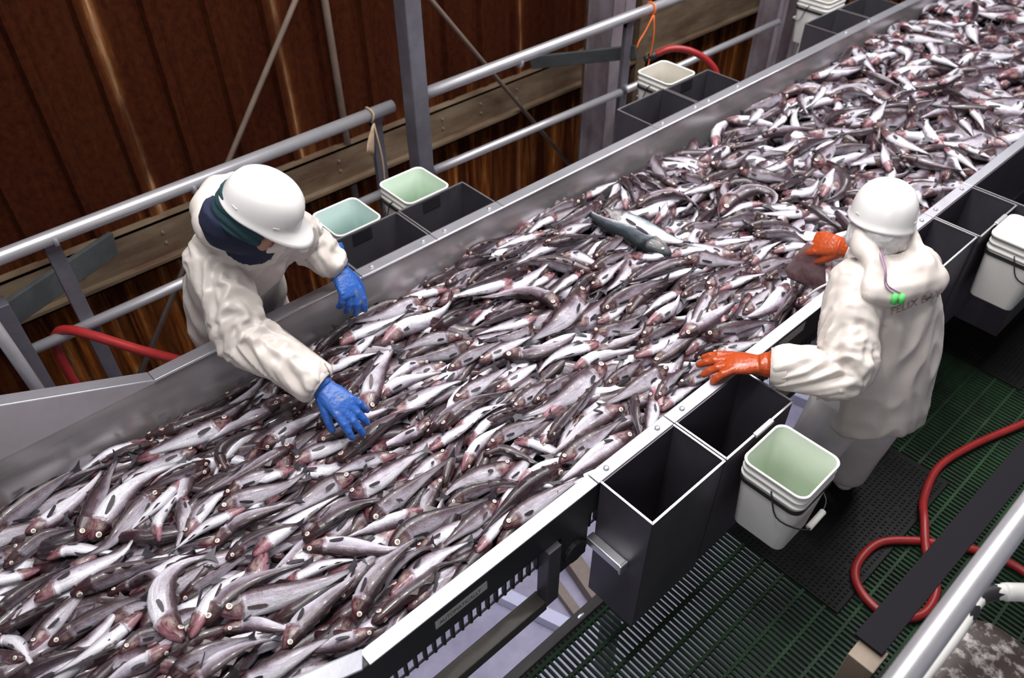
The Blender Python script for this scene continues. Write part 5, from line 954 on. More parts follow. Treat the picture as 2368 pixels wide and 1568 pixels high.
    def eye(s, side, r=0.029):
        P, nrm, t, D, Sd = s.surf(0.085, side * 1.06); R = r * s.L; nrm = (nrm * .9 + Sd * side * .35).normalized()
        a = (t - nrm * t.dot(nrm)).normalized(); b = nrm.cross(a); n = 10; vs = []
        for rad, h in ((.26, .40), (.40, .37), (.78, .24), (1.0, .02), (1.02, -.3)):
            vs += [P + nrm * (h * R) + (a * math.cos(2 * PI * k / n) + b * math.sin(2 * PI * k / n)) * (rad * R) for k in range(n)]
        fs = [tuple(range(n))]; mi = [2]
        for i in range(4):
            for k in range(n): fs.append((i * n + k, (i + 1) * n + k, (i + 1) * n + (k + 1) % n, i * n + (k + 1) % n)); mi.append((1, 0, 3, 3)[i])
        return vs, fs, mi
def fish_mesh(name, vs, fs, uv=None, tint=None, mats=None, mi=None, smooth=True):
    me = bpy.data.meshes.new(name); me.from_pydata([tuple(v) for v in vs], [], fs); 
    for m in mats: me.materials.append(m)
    if uv is not None:
        l = me.uv_layers.new(name='uv'); vi = np.empty(len(me.loops), int); me.loops.foreach_get('vertex_index', vi)
        l.data.foreach_set('uv', np.array(uv, dtype=np.float32)[vi].ravel())
    if tint is not None:
        a = me.color_attributes.new('tint', 'FLOAT_COLOR', 'POINT'); a.data.foreach_set('color', np.array(tint, dtype=np.float32).ravel())
    if mi is not None: me.polygons.foreach_set('material_index', mi)
    if smooth: me.polygons.foreach_set('use_smooth', [True] * len(me.polygons))
    me.update(); return me
US_HI = [0, .012, .03, .06, .10, .14, .18, .215, .237, .252, .29, .35, .42, .50, .58, .66, .74, .82, .89, .95, 1.0]
US_LO = [0, .03, .10, .20, .245, .26, .38, .52, .68, .84, 1.0]
EYEM = [M['eye_white'], M['eye_dark'], M['eye_cloud'], M['eye_red']]
CAMP = Vector((0, 0, 3.0)); frs = random.Random(5)
def build_fish(name, pts, roll, label, cat, group, skin, near, tail=(0.075, .02), er=.029):
    f = Fish(pts, roll, US_HI, 14); base = f.sp[16].copy(); base.z -= 0.03
    root = empty(name, base, label, cat, group)
    tint = (frs.random(), frs.random(), frs.random(), 1)
    vs, fs, uv = f.body()
    def put(nm, me, par=root): 
        o = bpy.data.objects.new(nm, me); C.objects.link(o); o.parent = par; o.location = -base; return o
    put('fish_body', fish_mesh('fish_body', vs, fs, uv, [tint] * len(vs), [skin]))
    vs, fs = f.tail(*tail); put('tail_fin', fish_mesh('tail_fin', vs, fs, None, None, [M['fin']], smooth=False))
    for sd in (1, -1):
        P, nrm, t, D, Sd = f.surf(0.085, sd * 1.06)
        if nrm.dot((CAMP - P).normalized() + Vector((0, 0, .6))) > -0.15:
            vs, fs, mi = f.eye(sd, er); put('eye', fish_mesh('eye', vs, fs, None, None, EYEM, mi))
        P, nrm, t, D, Sd = f.surf(0.285, sd * 1.72)
        if nrm.z > -0.2:
            vs, fs = f.pectoral(sd, 0.05 + 0.75 * frs.random() ** 2, .095 + .06 * frs.random()); put('pectoral_fin', fish_mesh('pectoral_fin', vs, fs, None, None, [M['fin'] if frs.random() < .85 else M['fin_pale']], smooth=False))
    if near:
        ln = frs.choice((-.8, .8))
        for a, b, h in ((.33, .44, .045), (.49, .62, .04), (.70, .82, .028)):
            vs, fs = f.ridge(a, b, h, 1, ln); put('dorsal_fin', fish_mesh('dorsal_fin', vs, fs, None, None, [M['fin_back']], smooth=False))
        for a, b, h in ((.45, .60, .03), (.68, .80, .022)):
            vs, fs = f.ridge(a, b, h, -1, ln); put('anal_fin', fish_mesh('anal_fin', vs, fs, None, None, [M['fin_back']], smooth=False))
    return root
for ln in FISH.split('\n'):
    num, lab = ln.split(';'); q = [float(v) for v in num.split(',')]
    pts = [tuple(v / 1000 for v in q[1 + 3 * k:4 + 3 * k]) for k in range(5)]
    build_fish('pollock', pts, math.radians(q[0]), lab, 'fish', 'pollock heaped on the conveyor', M['pollock'], pts[2][1] < 3.2)
for ln, lab in zip(SALMON.split('\n'), ('pale silver salmon lying white side up against a dark green one', 'large dark green backed salmon with forked tail lying on the pollock')):
    q = [float(v) for v in ln.split(',')]
    build_fish('salmon', [tuple(v / 1000 for v in q[1 + 3 * k:4 + 3 * k]) for k in range(5)], math.radians(q[0]), lab, 'fish', None, M['salmon_pale'] if lab.startswith('pale') else M['salmon'], True, (0.085, .045, .115, -.96), .014)
# the rest of the catch beneath and far up the belt, too many to count
V, F, UVs, TT = [], [], [], []
FV, FF = [], []
for roll, pts, a, b in random_fish():
    far = pts[1][1] > 3.0
    f = Fish(pts, roll, US_LO, 8); vs, fs, uv = f.body(); n = len(V)
    V += vs; F += [tuple(i + n for i in q) for q in fs]; UVs += uv; TT += [(a, b, (a * 7.3 + b) % 1, 1)] * len(vs)
    vs, fs = f.tail(.055, .02, .08); n = len(FV); FV += vs; FF += [tuple(i + n for i in q) for q in fs]
    for sd in (1, -1):
        P, nrm, t, D, Sd = f.surf(0.285, sd * 1.72)
        if nrm.z > 0.1: vs, fs = f.pectoral(sd, 0.25); n = len(FV); FV += vs; FF += [tuple(i + n for i in q) for q in fs]
pile = empty('pollock_pile', (-1.65, 3.5, 0.85), 'dense heap of countless pollock filling the trough beneath and far up the belt', 'fish', None, 'stuff')
o = bpy.data.objects.new('fish_bodies', fish_mesh('fish_bodies', V, F, UVs, TT, [M['pollock']])); C.objects.link(o); o.parent = pile; o.location = -pile.location; o['kind'] = 'stuff'
o = bpy.data.objects.new('fish_fins', fish_mesh('fish_fins', FV, FF, None, None, [M['fin']], smooth=False)); C.objects.link(o); o.parent = pile; o.location = -pile.location; o['kind'] = 'stuff'
# ------------------------------------------------------------------ people
def cloth(name, col, rough=0.42, bs=0.05):
    m, nt, b = newmat(name); f = noisetex(nt, coords(nt, (5, 5, 5)), 1.0, 5, 0.6)
    nt.links.new(ramp(nt, f, [(0.3, tuple(c * .88 for c in col)), (0.65, col)]), b.inputs['Base Color'])
    b.inputs['Roughness'].default_value = rough
    bump(nt, b, noisetex(nt, coords(nt, (1, 1, 1)), 55, 4), bs, 0.004); return m
M['jacket'] = cloth('white_oilskin', (0.63, 0.57, 0.525), 0.40)
M['trouser'] = cloth('grey_white_oilskin', (0.66, 0.63, 0.63), 0.45)
M['hat'] = simple('white_helmet', (0.74, 0.715, 0.70), 0.24)
M['skin'] = simple('skin', (0.42, 0.20, 0.13), 0.45, 0, 0.15, (20, 20, 20))
M['teal'] = cloth('dark_teal_knit', (0.012, 0.045, 0.055), 0.9, 0.5)
M['navy'] = cloth('navy_knit', (0.008, 0.012, 0.04), 0.9, 0.5)
M['net'] = simple('white_hair_net', (0.72, 0.70, 0.70), 0.7, 0, 0.2, (40, 40, 40), bmp=0.4, bscale=120)
M['blue_glove'] = simple('blue_rubber_glove', (0.018, 0.085, 0.33), 0.42, 0, 0.5, (22, 22, 22), dark=(0.14, 0.16, 0.20), nstops=(0.30, 0.42))
M['orange_glove'] = simple('orange_rubber_glove', (0.36, 0.055, 0.012), 0.28, 0, 0.5, (20, 20, 20), dark=(0.30, 0.045, 0.012), nstops=(0.25, 0.45), bmp=0.15, bscale=30)
M['earplug'] = simple('green_foam', (0.10, 0.60, 0.14), 0.6)
M['cord'] = simple('mauve_cord', (0.30, 0.18, 0.30), 0.6)
M['ink'] = simple('faded_brown_ink', (0.40, 0.28, 0.24), 0.8)
M['boot'] = simple('white_boot', (0.60, 0.58, 0.55), 0.4)
M['lens'] = simple('dark_lens', (0.02, 0.02, 0.02), 0.1)
M['lipskin'] = simple('lip_skin', (0.36, 0.12, 0.10), 0.4)
M['iris'] = simple('iris', (0.03, 0.02, 0.015), 0.1)
M['sclera'] = simple('sclera', (0.75, 0.72, 0.70), 0.2)
def voxel(mb, vox, smooth=4, factor=0.5):
    o = link('tmp', mb.mesh('tmp'))
    r = o.modifiers.new('r', 'REMESH'); r.mode = 'VOXEL'; r.voxel_size = vox
    s = o.modifiers.new('s', 'SMOOTH'); s.iterations = smooth; s.factor = factor
    dg = bpy.context.evaluated_depsgraph_get(); me = bpy.data.meshes.new_from_object(o.evaluated_get(dg))
    bpy.data.objects.remove(o); me.polygons.foreach_set('use_smooth', [True] * len(me.polygons)); return me
def cap(b, pts, rad, n=12, steps=0):
    # rounded tube
    pts = [Vector(p) for p in pts]
    if steps:
        k = len(pts); P = spline(pts, steps); R = [np.interp(i / (steps - 1) * (k - 1), range(k), rad) for i in range(steps)]; pts, rad = P, R
    b.tube(pts, rad, n)
    for p, r in ((pts[0], rad[0]), (pts[-1], rad[-1])): b.ball(p, r, nu=n, nv=8)
    return b
def ell(c, ax, hw, ay, hd, n=28, sq=2.3):
    c = Vector(c); out = []
    for k in range(n):
        a = 2 * PI * k / n; ca, sa = math.cos(a), math.sin(a)
        out.append(c + Vector(ax) * (hw * math.copysign(abs(ca) ** (2 / sq), ca)) + Vector(ay) * (hd * math.copysign(abs(sa) ** (2 / sq), sa)))
    return out
def ridged(p):
    n = abs(noise.noise(p)); return 1 - 2.3 * (n * n + .0016) ** .5
def wrinkle(me, axes, amp_arm, amp_body, seed, vert=(4.5, 4.5, 2.6)):
    off = Vector((seed * 3.7, seed * 1.3, seed * 7.1)); me.update()
    co = [v.co.copy() for v in me.vertices]; nr = [v.normal.copy() for v in me.vertices]
    for i, p in enumerate(co):
        best = 9; bs = None; acc = 0
        for pts, rr in axes:
            s0 = 0
            for a, b in zip(pts[:-1], pts[1:]):
                d = b - a; L = d.length; t = max(0, min(1, (p - a).dot(d) / (L * L))); q = a + d * t; ds = (p - q).length / rr
                if ds < best: best = ds; bs = (s0 + t * L, p - q, d / L, sum((y - x).length for x, y in zip(pts[:-1], pts[1:])), rr)
                s0 += L
        wa = max(0, min(1, (1.55 - best) / .35)) if bs else 0
        d = 0
        if wa > 0:
            s, rv, t, TL, rr = bs; rv = rv.normalized()
            q = Vector((s * 15 + 2.4 * rv.z, rv.x * 1.15, rv.y * 1.15)) + off; q += Vector((noise.noise(q * .6 + off), 0, 0)) * .6
            f = ridged(q) * .8 + ridged(q * 2.0 + off) * .38
            el = 0.55 + 0.75 * math.exp(-((s / TL - .52) / .22) ** 2) + .35 * math.exp(-((s / TL - .95) / .08) ** 2)
            d += wa * amp_arm * el * (f - .25)
        if wa < 1:
            q = Vector((p.x * vert[0], p.y * vert[1], p.z * vert[2])) + off
            q += Vector((noise.noise(q * .7), noise.noise(q * .7 + off), 0)) * .5
            d += (1 - wa) * amp_body * (ridged(q) * .8 + ridged(q * 2.3) * .35 - .35)
        co[i] = p + nr[i] * d
    A = np.array([tuple(c) for c in co]); E = np.empty(len(me.edges) * 2, int); me.edges.foreach_get('vertices', E); E = E.reshape(-1, 2)
    deg = np.maximum(np.bincount(E.ravel(), minlength=len(A)), 1)[:, None]
    for it in range(3):
        S = np.zeros_like(A); np.add.at(S, E[:, 0], A[E[:, 1]]); np.add.at(S, E[:, 1], A[E[:, 0]]); A = A + .5 * (S / deg - A)
    me.vertices.foreach_set('co', A.astype(np.float32).ravel()); me.update()
def local(P, f, u):
    f = Vector(f).normalized(); u = Vector(u); u = (u - f * u.dot(f)).normalized(); r = f.cross(u)
    return Matrix(((r.x, f.x, u.x, P[0]), (r.y, f.y, u.y, P[1]), (r.z, f.z, u.z, P[2]), (0, 0, 0, 1)))
def tfmesh(me, T): me.transform(T); me.update(); return me
def hat(parent, T, glint=True):
    hx, hy, h = 0.116, 0.143, 0.150; n = 48; rings = []
    def ring(z, s, rib=0.0, ex=0.0, front=0.0, drop=0.0):
        out = []
        for k in range(n):
            a = 2 * PI * k / n; ca, sa = math.cos(a), math.sin(a)
            f = max(0, (sa - .12) / .88) ** .7 if sa > .12 else 0
            m = 1 + rib * (math.exp(-(ca / .10) ** 2) + .7 * math.exp(-((abs(ca) - .42) / .09) ** 2)) * (1 if abs(sa) > .3 else 0)
            x = hx * s * m * math.copysign(abs(ca) ** .93, ca) + ca * ex; y = hy * s * m * math.copysign(abs(sa) ** .93, sa) + sa * ex + f * front
            out.append(Vector((x, y, z - drop * f + (.012 * max(0, -sa) * 0))))
        return out
    rings.append(ring(-.010, 1.0, 0, .004, .066, .022)); rings.append(ring(-.006, 1.0, 0, .005, .068, .022)); rings.append(ring(-.001, 1.0, 0, .004, .050, .012))
    rings.append(ring(.004, 1.0, 0, .001, .006, .0))
    for z in np.linspace(.02, h, 13):
        q = (z / h); s = max((1 - q ** 2.9), 0.0) ** .44 * (1 - .05 * q)
        rings.append(ring(z - .003 * (q > .97), max(s, .05), .018 * min(1, max(0, (q - .05) * 2))))
    b = MB().loft(rings, (False, True)); me = tfmesh(b.mesh('helmet_shell'), T)
    o = link('helmet_shell', me, M['hat'], parent, True); s = o.modifiers.new('t', 'SOLIDIFY'); s.thickness = .003; s.offset = -1
    for sx in (1, -1):
        for ay in (.55, -.55):
            P = Vector((sx * hx * 1.005 * math.cos(ay), hy * 1.005 * math.sin(ay), .028)); tg = Vector((-sx * math.sin(ay) * hx, math.cos(ay) * hy, 0)).normalized() * .011
            bb = MB().bar(P - tg, P + tg, .004, .004); link('helmet_slot', tfmesh(bb.mesh('helmet_slot'), T), M['hat'], o)
    return o
def headparts(b, T, r_neck=.056, neck_to=None):
    # head, facing +y in local space, centre of the skull at the origin
    def P(x, y, z): return T @ Vector((x, y, z))
    R = T.to_3x3()
    b.ball(P(0, -.012, .028), .076, .096, .088, 18, 14, R)
    b.ball(P(0, .028, -.035), .056, .062, .072, 16, 12, R)
    b.ball(P(0, .070, -.095), .026, .022, .020, 12, 8, R)
    cap(b, [P(0, .088, .012), P(0, .112, -.028)], [.009, .014], 10)
    for s in (1, -1):
        b.ball(P(s * .010, .100, -.030), .010, .010, .008, 8, 6, R)
        b.ball(P(s * .038, .062, -.028), .024, .022, .022, 10, 8, R)
        cap(b, [P(s * .016, .088, .030), P(s * .048, .072, .028)], [.009, .008], 8)
        b.ball(P(s * .076, -.012, -.010), .010, .020, .033, 10, 8, R)
    cap(b, [P(-.02, .083, -.062), P(.02, .083, -.062)], [.010, .010], 8)
    if neck_to is not None: cap(b, [P(0, -.02, -.03), neck_to], [r_neck, r_neck + .008], 16)
def facebits(parent, T, glasses=False):
    R = T.to_3x3()
    for s in (1, -1):
        e = MB().ball(T @ Vector((s * .032, .078, .012)), .0125, nu=12, nv=9, M=R); eo = e.build('eye', M['sclera'], parent, True)
        MB().ball(T @ Vector((s * .032, .0885, .011)), .0058, .0022, .0058, 10, 6, R).build('iris', M['iris'], eo, True)
    b = MB(); b.ball(T @ Vector((0, .0935, -.066)), .024, .006, .005, 12, 8, R).ball(T @ Vector((0, .0925, -.075)), .020, .006, .006, 12, 8, R); b.build('lips', M['lipskin'], parent, True)
    if glasses:
        b = MB()
        for s in (1, -1): b.tube([T @ Vector((s * .036 + .027 * math.cos(t), .106 - .004 * abs(math.cos(t)), .008 + .019 * math.sin(t))) for t in np.linspace(0, 2 * PI, 17)[:-1]], .0028, 6, closed=True); b.tube([T @ Vector((s * .062, .102, .012)), T @ Vector((s * .079, .06, .014)), T @ Vector((s * .083, -.01, .005))], .003, 6)
        b.tube([T @ Vector((-.01, .107, .012)), T @ Vector((.01, .107, .012))], .003, 6)
        g = b.build('glasses', M['black'], parent, True)
        for s in (1, -1): MB().ball(T @ Vector((s * .036, .106, .008)), .026, .002, .018, 14, 8, R).build('lens', M['lens'], g, True)
def hand(parent, mat, wrist, fwd, back, thumb, curls, spread, tcurl=(0.7, .3, .3), cuff=(.046, .05), name='glove', scale=1.16, clen=.075):
    """glove: palm, four unequal fingers bent at three joints, a thumb off the palm's side, and a cuff"""
    T = local(wrist, fwd, back); b = MB(); S_ = scale; T = T @ Matrix.Diagonal((S_, S_, S_, 1))
    def P(v): return T @ Vector(v)
    R = T.to_3x3()
    b.loft([[P(p) for p in ell((0, y, z), (1, 0, 0), hw, (0, 0, 1), hd, 16)] for y, z, hw, hd in ((-.012, 0, .030, .024), (.01, 0, .034, .0225), (.04, .002, .042, .021), (.075, .003, .045, .0185), (.100, .001, .043, .0150), (.108, 0, .040, .011))])
    b.ball(P((thumb * .026, .032, -.008)), .020, .032, .020, 12, 8, R)
    lens = (.082, .092, .085, .066)
    for i in range(4):
        x = thumb * (.033 - i * .0215); y = .096 - .006 * abs(i - 1.2); a = -thumb * (0) + spread[i] ; d = Vector((math.sin(a) * thumb, math.cos(a), 0)); side = Vector((math.cos(a) * thumb, -math.sin(a), 0))
        pts = [Vector((x * .85, y - .035, .001)), Vector((x, y, .003))]; rad = [.0125, .0128]; ang = 0
        for j, fr in enumerate((.46, .30, .24)):
            ang += curls[i][j]
            dd = d * math.cos(ang) + Vector((0, 0, -1)) * math.sin(ang); pts.append(pts[-1] + dd * lens[i] * fr); rad.append((.0120, .0112, .0098)[j])
        cap(b, [P(p) for p in pts], [r * 1.12 * scale for r in rad], 10)
        for j in (2, 3): b.ball(P(pts[j] + Vector((0, 0, .002))), rad[j] * 1.06 * scale, nu=10, nv=7)
    a0 = tcurl[0]; d = Vector((thumb * math.sin(a0), math.cos(a0), -.25)).normalized(); p0 = Vector((thumb * .026, .022, -.006)); pts = [p0, p0 + d * .038]
    d2 = Vector((thumb * math.sin(a0 - tcurl[1]), math.cos(a0 - tcurl[1]), -.45)).normalized(); pts.append(pts[-1] + d2 * .036)
    d3 = Vector((thumb * math.sin(a0 - tcurl[1] - tcurl[2]), math.cos(a0 - tcurl[1] - tcurl[2]), -.6)).normalized(); pts.append(pts[-1] + d3 * .026)
    cap(b, [P(p) for p in pts], [r * scale for r in (.018, .0150, .0132, .0112)], 10)
    b.loft([[P(p) for p in ell((0, y, 0), (1, 0, 0), r, (0, 0, 1), r * .86, 18)] for y, r in ((-clen, cuff[1]), (-clen * .5, cuff[0] * .96), (-.02, .038), (.005, .034))])
    me = voxel(b, .0030, 3)
    off = Vector((wrist[0] * 31, wrist[1] * 17, 3))
    Ti = T.inverted()
    nrs = [v.normal.copy() for v in me.vertices]
    for v, nr in zip(me.vertices, nrs):
        q = Ti @ v.co; wgt = max(0, min(1, (.03 - q.y) / .05)); v.co += nr * (.0035 * wgt * ridged(Vector((q.x * 14, q.y * 45, q.z * 14)) + off) + .0007 * noise.noise(v.co * 140))
    me.update(); return link(name, me, mat, parent, True)
def limb_rings(b, pts, rad, n=20, steps=18):
    k = len(pts); P = spline(pts, steps); R = [float(np.interp(i / (steps - 1) * (k - 1), range(k), rad)) for i in range(steps)]
    b.tube(P, R, n); b.ball(P[0], R[0] * 1.02, nu=n, nv=10); return P
def ragged_cuff(parent, a, b_, r, mat, name='cuff'):
    a = Vector(a); b_ = Vector(b_); t = (b_ - a).normalized(); u = t.orthogonal().normalized(); v = t.cross(u); rg = []
    for s, rr in ((0, r), (.5, r * 1.04), (1, r * .96), (1.0, r * .86), (.4, r * .84)):
        rg.append([a + (b_ - a) * s + (u * math.cos(2 * PI * k / 36) + v * math.sin(2 * PI * k / 36)) * (rr * (1 + .035 * math.sin(k * 2.3) * (1 if s > .2 else .3))) for k in range(36)])
    return MB().loft(rg, (False, False)).build(name, mat, parent, True)
V3 = Vector
# ================================================= left worker, leaning over the trough
W1 = empty('person', (-2.66, 0.80, 0.10), 'person in white oilskins and white hard hat leaning over the fish, blue gloves', 'person')
f1 = V3((.58, .56, -.59)).normalized(); u1 = V3((0, 0, 1)); H1 = V3((-2.10, .805, 1.620)); T1 = local(H1, f1, u1)
sh = {'R': V3((-2.265, .70, 1.395)), 'L': V3((-2.265, .965, 1.395))}
elb = {'R': V3((-2.12, .665, 1.17)), 'L': V3((-2.40, 1.07, 1.25))}
wri = {'R': V3((-1.865, .785, 1.035)), 'L': V3((-2.315, 1.160, 1.105))}
neck1 = V3((-2.21, .81, 1.475))
b = MB(); headparts(b, T1, .056, neck1 + V3((-.03, 0, -.04)))
spine = [((-2.68, .84, .80), .15, .10), ((-2.66, .84, .95), .155, .11), ((-2.56, .84, 1.13), .14, .095), ((-2.42, .835, 1.30), .145, .10), ((-2.30, .825, 1.40), .12, .075), ((-2.24, .815, 1.45), .07, .06)]
Xax = V3((0, 1, 0))
def torso(b, spine, side, n=28, grow=0.0, sq=2.3):
    rg = []; m = len(spine)
    for i, (c, hw, hd) in enumerate(spine):
        t = V3(spine[min(i + 1, m - 1)][0]) - V3(spine[max(i - 1, 0)][0]); t.normalize(); d = t.cross(side).normalized()
        rg.append(ell(c, side, hw + grow, d, hd + grow, n, sq))
    b.loft(rg)
torso(b, spine, Xax)
for s, sg in (('R', -1), ('L', 1)):
    cap(b, [sh[s] + V3((-.02, -sg * .03, 0)), elb[s], wri[s]], [.050, .040, .030], 12)
    hp = V3((-2.66, .845 + sg * .08, .88)); kn = V3((-2.68, .84 + sg * .10, .52)); an = V3((-2.72, .83 + sg * .11, .16))
    cap(b, [hp, kn, an], [.085, .058, .042], 12)
    cap(b, [an, an + V3((.15, 0, -.04))], [.042, .03], 10)
link('body', voxel(b, .0065, 3), M['skin'], W1, True)
facebits(W1, T1, True)
# jacket
b = MB(); jr = [((-2.70, .85, .66), .210, .155), ((-2.68, .85, .82), .200, .15), ((-2.63, .85, .98), .190, .15), ((-2.53, .848, 1.14), .184, .145), ((-2.40, .84, 1.29), .178, .135), ((-2.30, .83, 1.40), .150, .105), ((-2.235, .822, 1.47), .10, .085), ((-2.185, .826, 1.525), .088, .078)]
torso(b, jr, Xax)
axes1 = []
for s in ('R', 'L'):
    e = wri[s] - (wri[s] - elb[s]).normalized() * .012
    P = limb_rings(b, [sh[s] + V3((-.045, 0, -.02)), sh[s].lerp(elb[s], .5), elb[s], elb[s].lerp(wri[s], .55), e], [.088, .086, .084, .076, .062] if s == 'R' else [.085, .080, .078, .070, .056])
    axes1.append(([V3(p) for p in P[::3]] + [V3(P[-1])], .085))
# collar / folded hood roll around the neck
Nb = neck1 + V3((.0, 0, .015)); hp = []
for k in range(20):
    a = 2 * PI * k / 20; hp.append(Nb + V3((.104 * math.cos(a) - .028, .108 * math.sin(a) + .012, .035 - .060 * math.cos(a) * 1.0)))
b.tube(hp, [.028 + .022 * (1 - math.cos(2 * PI * k / 20)) / 2 for k in range(20)], 14, closed=True)
b.ball(Nb + V3((-.125, 0, -.005)), .05, .115, .075, 16, 10)
jme = voxel(b, .0065, 4); wrinkle(jme, axes1, .030, .032, 1.0)
J1 = link('jacket', jme, M['jacket'], W1, True)
bv = BVHTree.FromPolygons([v.co.copy() for v in jme.vertices], [tuple(p.vertices) for p in jme.polygons])
def project(pt, d):
    h = bv.ray_cast(V3(pt), V3(d)); return h[0], h[1]
# placket down the front and a collar flap with snaps
rows = []
for z in np.linspace(1.36, .95, 16):
    row = []
    for dy in (-.028, -.01, .01, .028):
        h, nn = project((-1.3, .845 + dy + .05 * (1.36 - z), z), (-1, 0, -.25))
        if h is None: h = V3((-2.4, .845 + dy, z)); nn = V3((1, 0, 0))
        row.append(h + nn * .006)
    rows.append(row)
vs = [p for r in rows for p in r]; fs = [(i * 4 + k, i * 4 + k + 1, i * 4 + k + 5, i * 4 + k + 4) for i in range(15) for k in range(3)]
o = MB().add(vs, fs).build('placket', M['jacket'], W1, True); s = o.modifiers.new('t', 'SOLIDIFY'); s.thickness = .004
fl = []
for (y, z) in ((.75, 1.42), (.90, 1.415), (.86, 1.365), (.76, 1.375)):
    h, nn = project((-1.3, y, z + .22), (-1, 0, -.25)); fl.append((h + nn * .012) if h is not None else V3((-2.1, y, z)))
o = MB().add(fl, [(0, 1, 2, 3)]).build('collar_flap', M['jacket'], W1); s = o.modifiers.new('t', 'SOLIDIFY'); s.thickness = .005
for k in (0.35, 0.7):
    p = fl[0].lerp(fl[1], k).lerp(fl[3].lerp(fl[2], k), .55); MB().ball(p + V3((.006, 0, .005)), .0075, nu=10, nv=6).build('snap_button', M['rod'], o, True)
for s, mt in (('R', M['jacket']), ('L', M['jacket'])):
    d = (wri[s] - elb[s]).normalized(); ragged_cuff(W1, wri[s] - d * .045, wri[s] + d * .004, .060 if s == 'R' else .055, mt, 'sleeve_cuff')
# trousers and boots
b = MB()
for sg in (-1, 1): cap(b, [(-2.66, .845 + sg * .08, .88), (-2.68, .84 + sg * .10, .52), (-2.72, .83 + sg * .11, .20)], [.105, .095, .088], 16)
b.ball((-2.66, .845, .86), .12, .165, .12)
tm = voxel(b, .011, 3); wrinkle(tm, [], 0, .012, 3.0); link('trousers', tm, M['trouser'], W1, True)
for sg in (-1, 1):
    y = .83 + sg * .11; b = MB(); cap(b, [(-2.72, y, .34), (-2.72, y, .16)], [.062, .055], 14); cap(b, [(-2.73, y, .145), (-2.58, y, .138)], [.046, .040], 14)
    me = voxel(b, .008, 3)
    for v in me.vertices: v.co.z = max(v.co.z, .10)
    link('boot', me, M['boot'], W1, True)
# helmet, knitted balaclava and gaiter
hat(W1, T1 @ Matrix.Translation((0, .008, .034)) @ Matrix.Rotation(.05, 4, 'X') @ Matrix.Scale(.89, 4))
def balaclava(parent, T, mat, r=1.0, z0=-.115, z1=.085, name='balaclava', a0=0.62):
    n, m = 40, 14; vs = []; fs = []
    for i in range(m + 1):
        z = z0 + (z1 - z0) * i / m
        for k in range(n + 1):
            a = PI / 2 + a0 + (2 * PI - 2 * a0) * k / n
            rx = .087 * r * (1 - .10 * ((z + .02) / .11) ** 2) + .003 * math.sin(z * 210 + 1.5 * math.sin(k * .35)); ry = .112 * r * (1 - .12 * ((z) / .11) ** 2) + .003 * math.sin(z * 210 + 1.5 * math.sin(k * .35))
            y0 = -.006 + .012 * (z < -.06)
            vs.append(T @ Vector((rx * math.cos(a), y0 + ry * math.sin(a) - .02 * max(0, (-z - .05)) / .06, z)))
    for i in range(m):
        for k in range(n): q = i * (n + 1) + k; fs.append((q, q + 1, q + n + 2, q + n + 1))
    o = MB().add(vs, fs).build(name, mat, parent, True); s = o.modifiers.new('t', 'SOLIDIFY'); s.thickness = .006; s.offset = 1
    return o
balaclava(W1, T1, M['teal'], 1.02, -.045, .046, 'knit_band', 1.0)
b = MB(); 
for k in range(1): b.tube(spline([T1 @ V3((0, -.065, -.045)), T1 @ V3((0, -.055, -.10)), neck1 + V3((.02, 0, .03)), neck1 + V3((-.02, 0, -.03))], 10), [.084, .083, .082, .081, .082, .083, .085, .088, .092, .096], 22)
gm = voxel(b, .009, 3); link('neck_gaiter', gm, M['navy'], W1, True)
c0 = [[.18, .22, .15], [.20, .24, .15], [.22, .26, .18], [.28, .30, .2]]
hand(W1, M['blue_glove'], wri['R'] + V3((.005, .004, -.006)), (.150, .045, -.085), (.42, -.10, .9), 1, c0, (.20, .05, -.10, -.26), (.55, .1, .15), (.046, .05))
c1 = [[.25, .35, .2], [.45, .45, .3], [.6, .5, .35], [.7, .55, .4]]
hand(W1, M['blue_glove'], wri['L'] + V3((.004, .002, -.004)), (.095, -.010, -.085), (.62, .15, .70), -1, c1, (.10, .02, -.06, -.16), (.75, .35, .3), (.044, .048))
# ================================================= right worker, seen from behind
W2 = empty('person', (-.68, 2.56, 0.012), 'person in white oilskins seen from behind, orange gloves, white hard hat', 'person')
side2 = V3((.41, .91, 0)).normalized(); fc2 = V3((-.91, .41, 0)).normalized()
H2 = V3((-.835, 2.468, 1.442)); f2 = V3((-.50, .85, -.22)).normalized(); T2 = local(H2, f2, (0, 0, 1))
neck2 = V3((-.775, 2.425, 1.385))
sh2 = {'L': V3((-.785, 2.285, 1.295)), 'R': V3((-.675, 2.545, 1.295))}
el2 = {'L': V3((-.660, 2.118, 1.10)), 'R': V3((-.79, 2.785, 1.12))}
wr2 = {'L': V3((-.862, 1.988, 1.062)), 'R': V3((-1.012, 2.728, 1.125))}
ft2 = {'L': V3((-.790, 2.430, .07)), 'R': V3((-.655, 2.650, .07))}
hp2 = {'L': V3((-.690, 2.385, .80)), 'R': V3((-.600, 2.560, .80))}
kn2 = {'L': V3((-.745, 2.410, .44)), 'R': V3((-.635, 2.605, .44))}
b = MB(); headparts(b, T2, .056, neck2 + V3((.01, 0, -.05)))
sp2 = [((-.64, 2.475, .70), .15, .10), ((-.645, 2.475, .85), .155, .11), ((-.68, 2.46, 1.05), .14, .095), ((-.715, 2.44, 1.2), .155, .095), ((-.745, 2.425, 1.31), .13, .075), ((-.765, 2.425, 1.36), .07, .06)]
torso(b, sp2, side2)
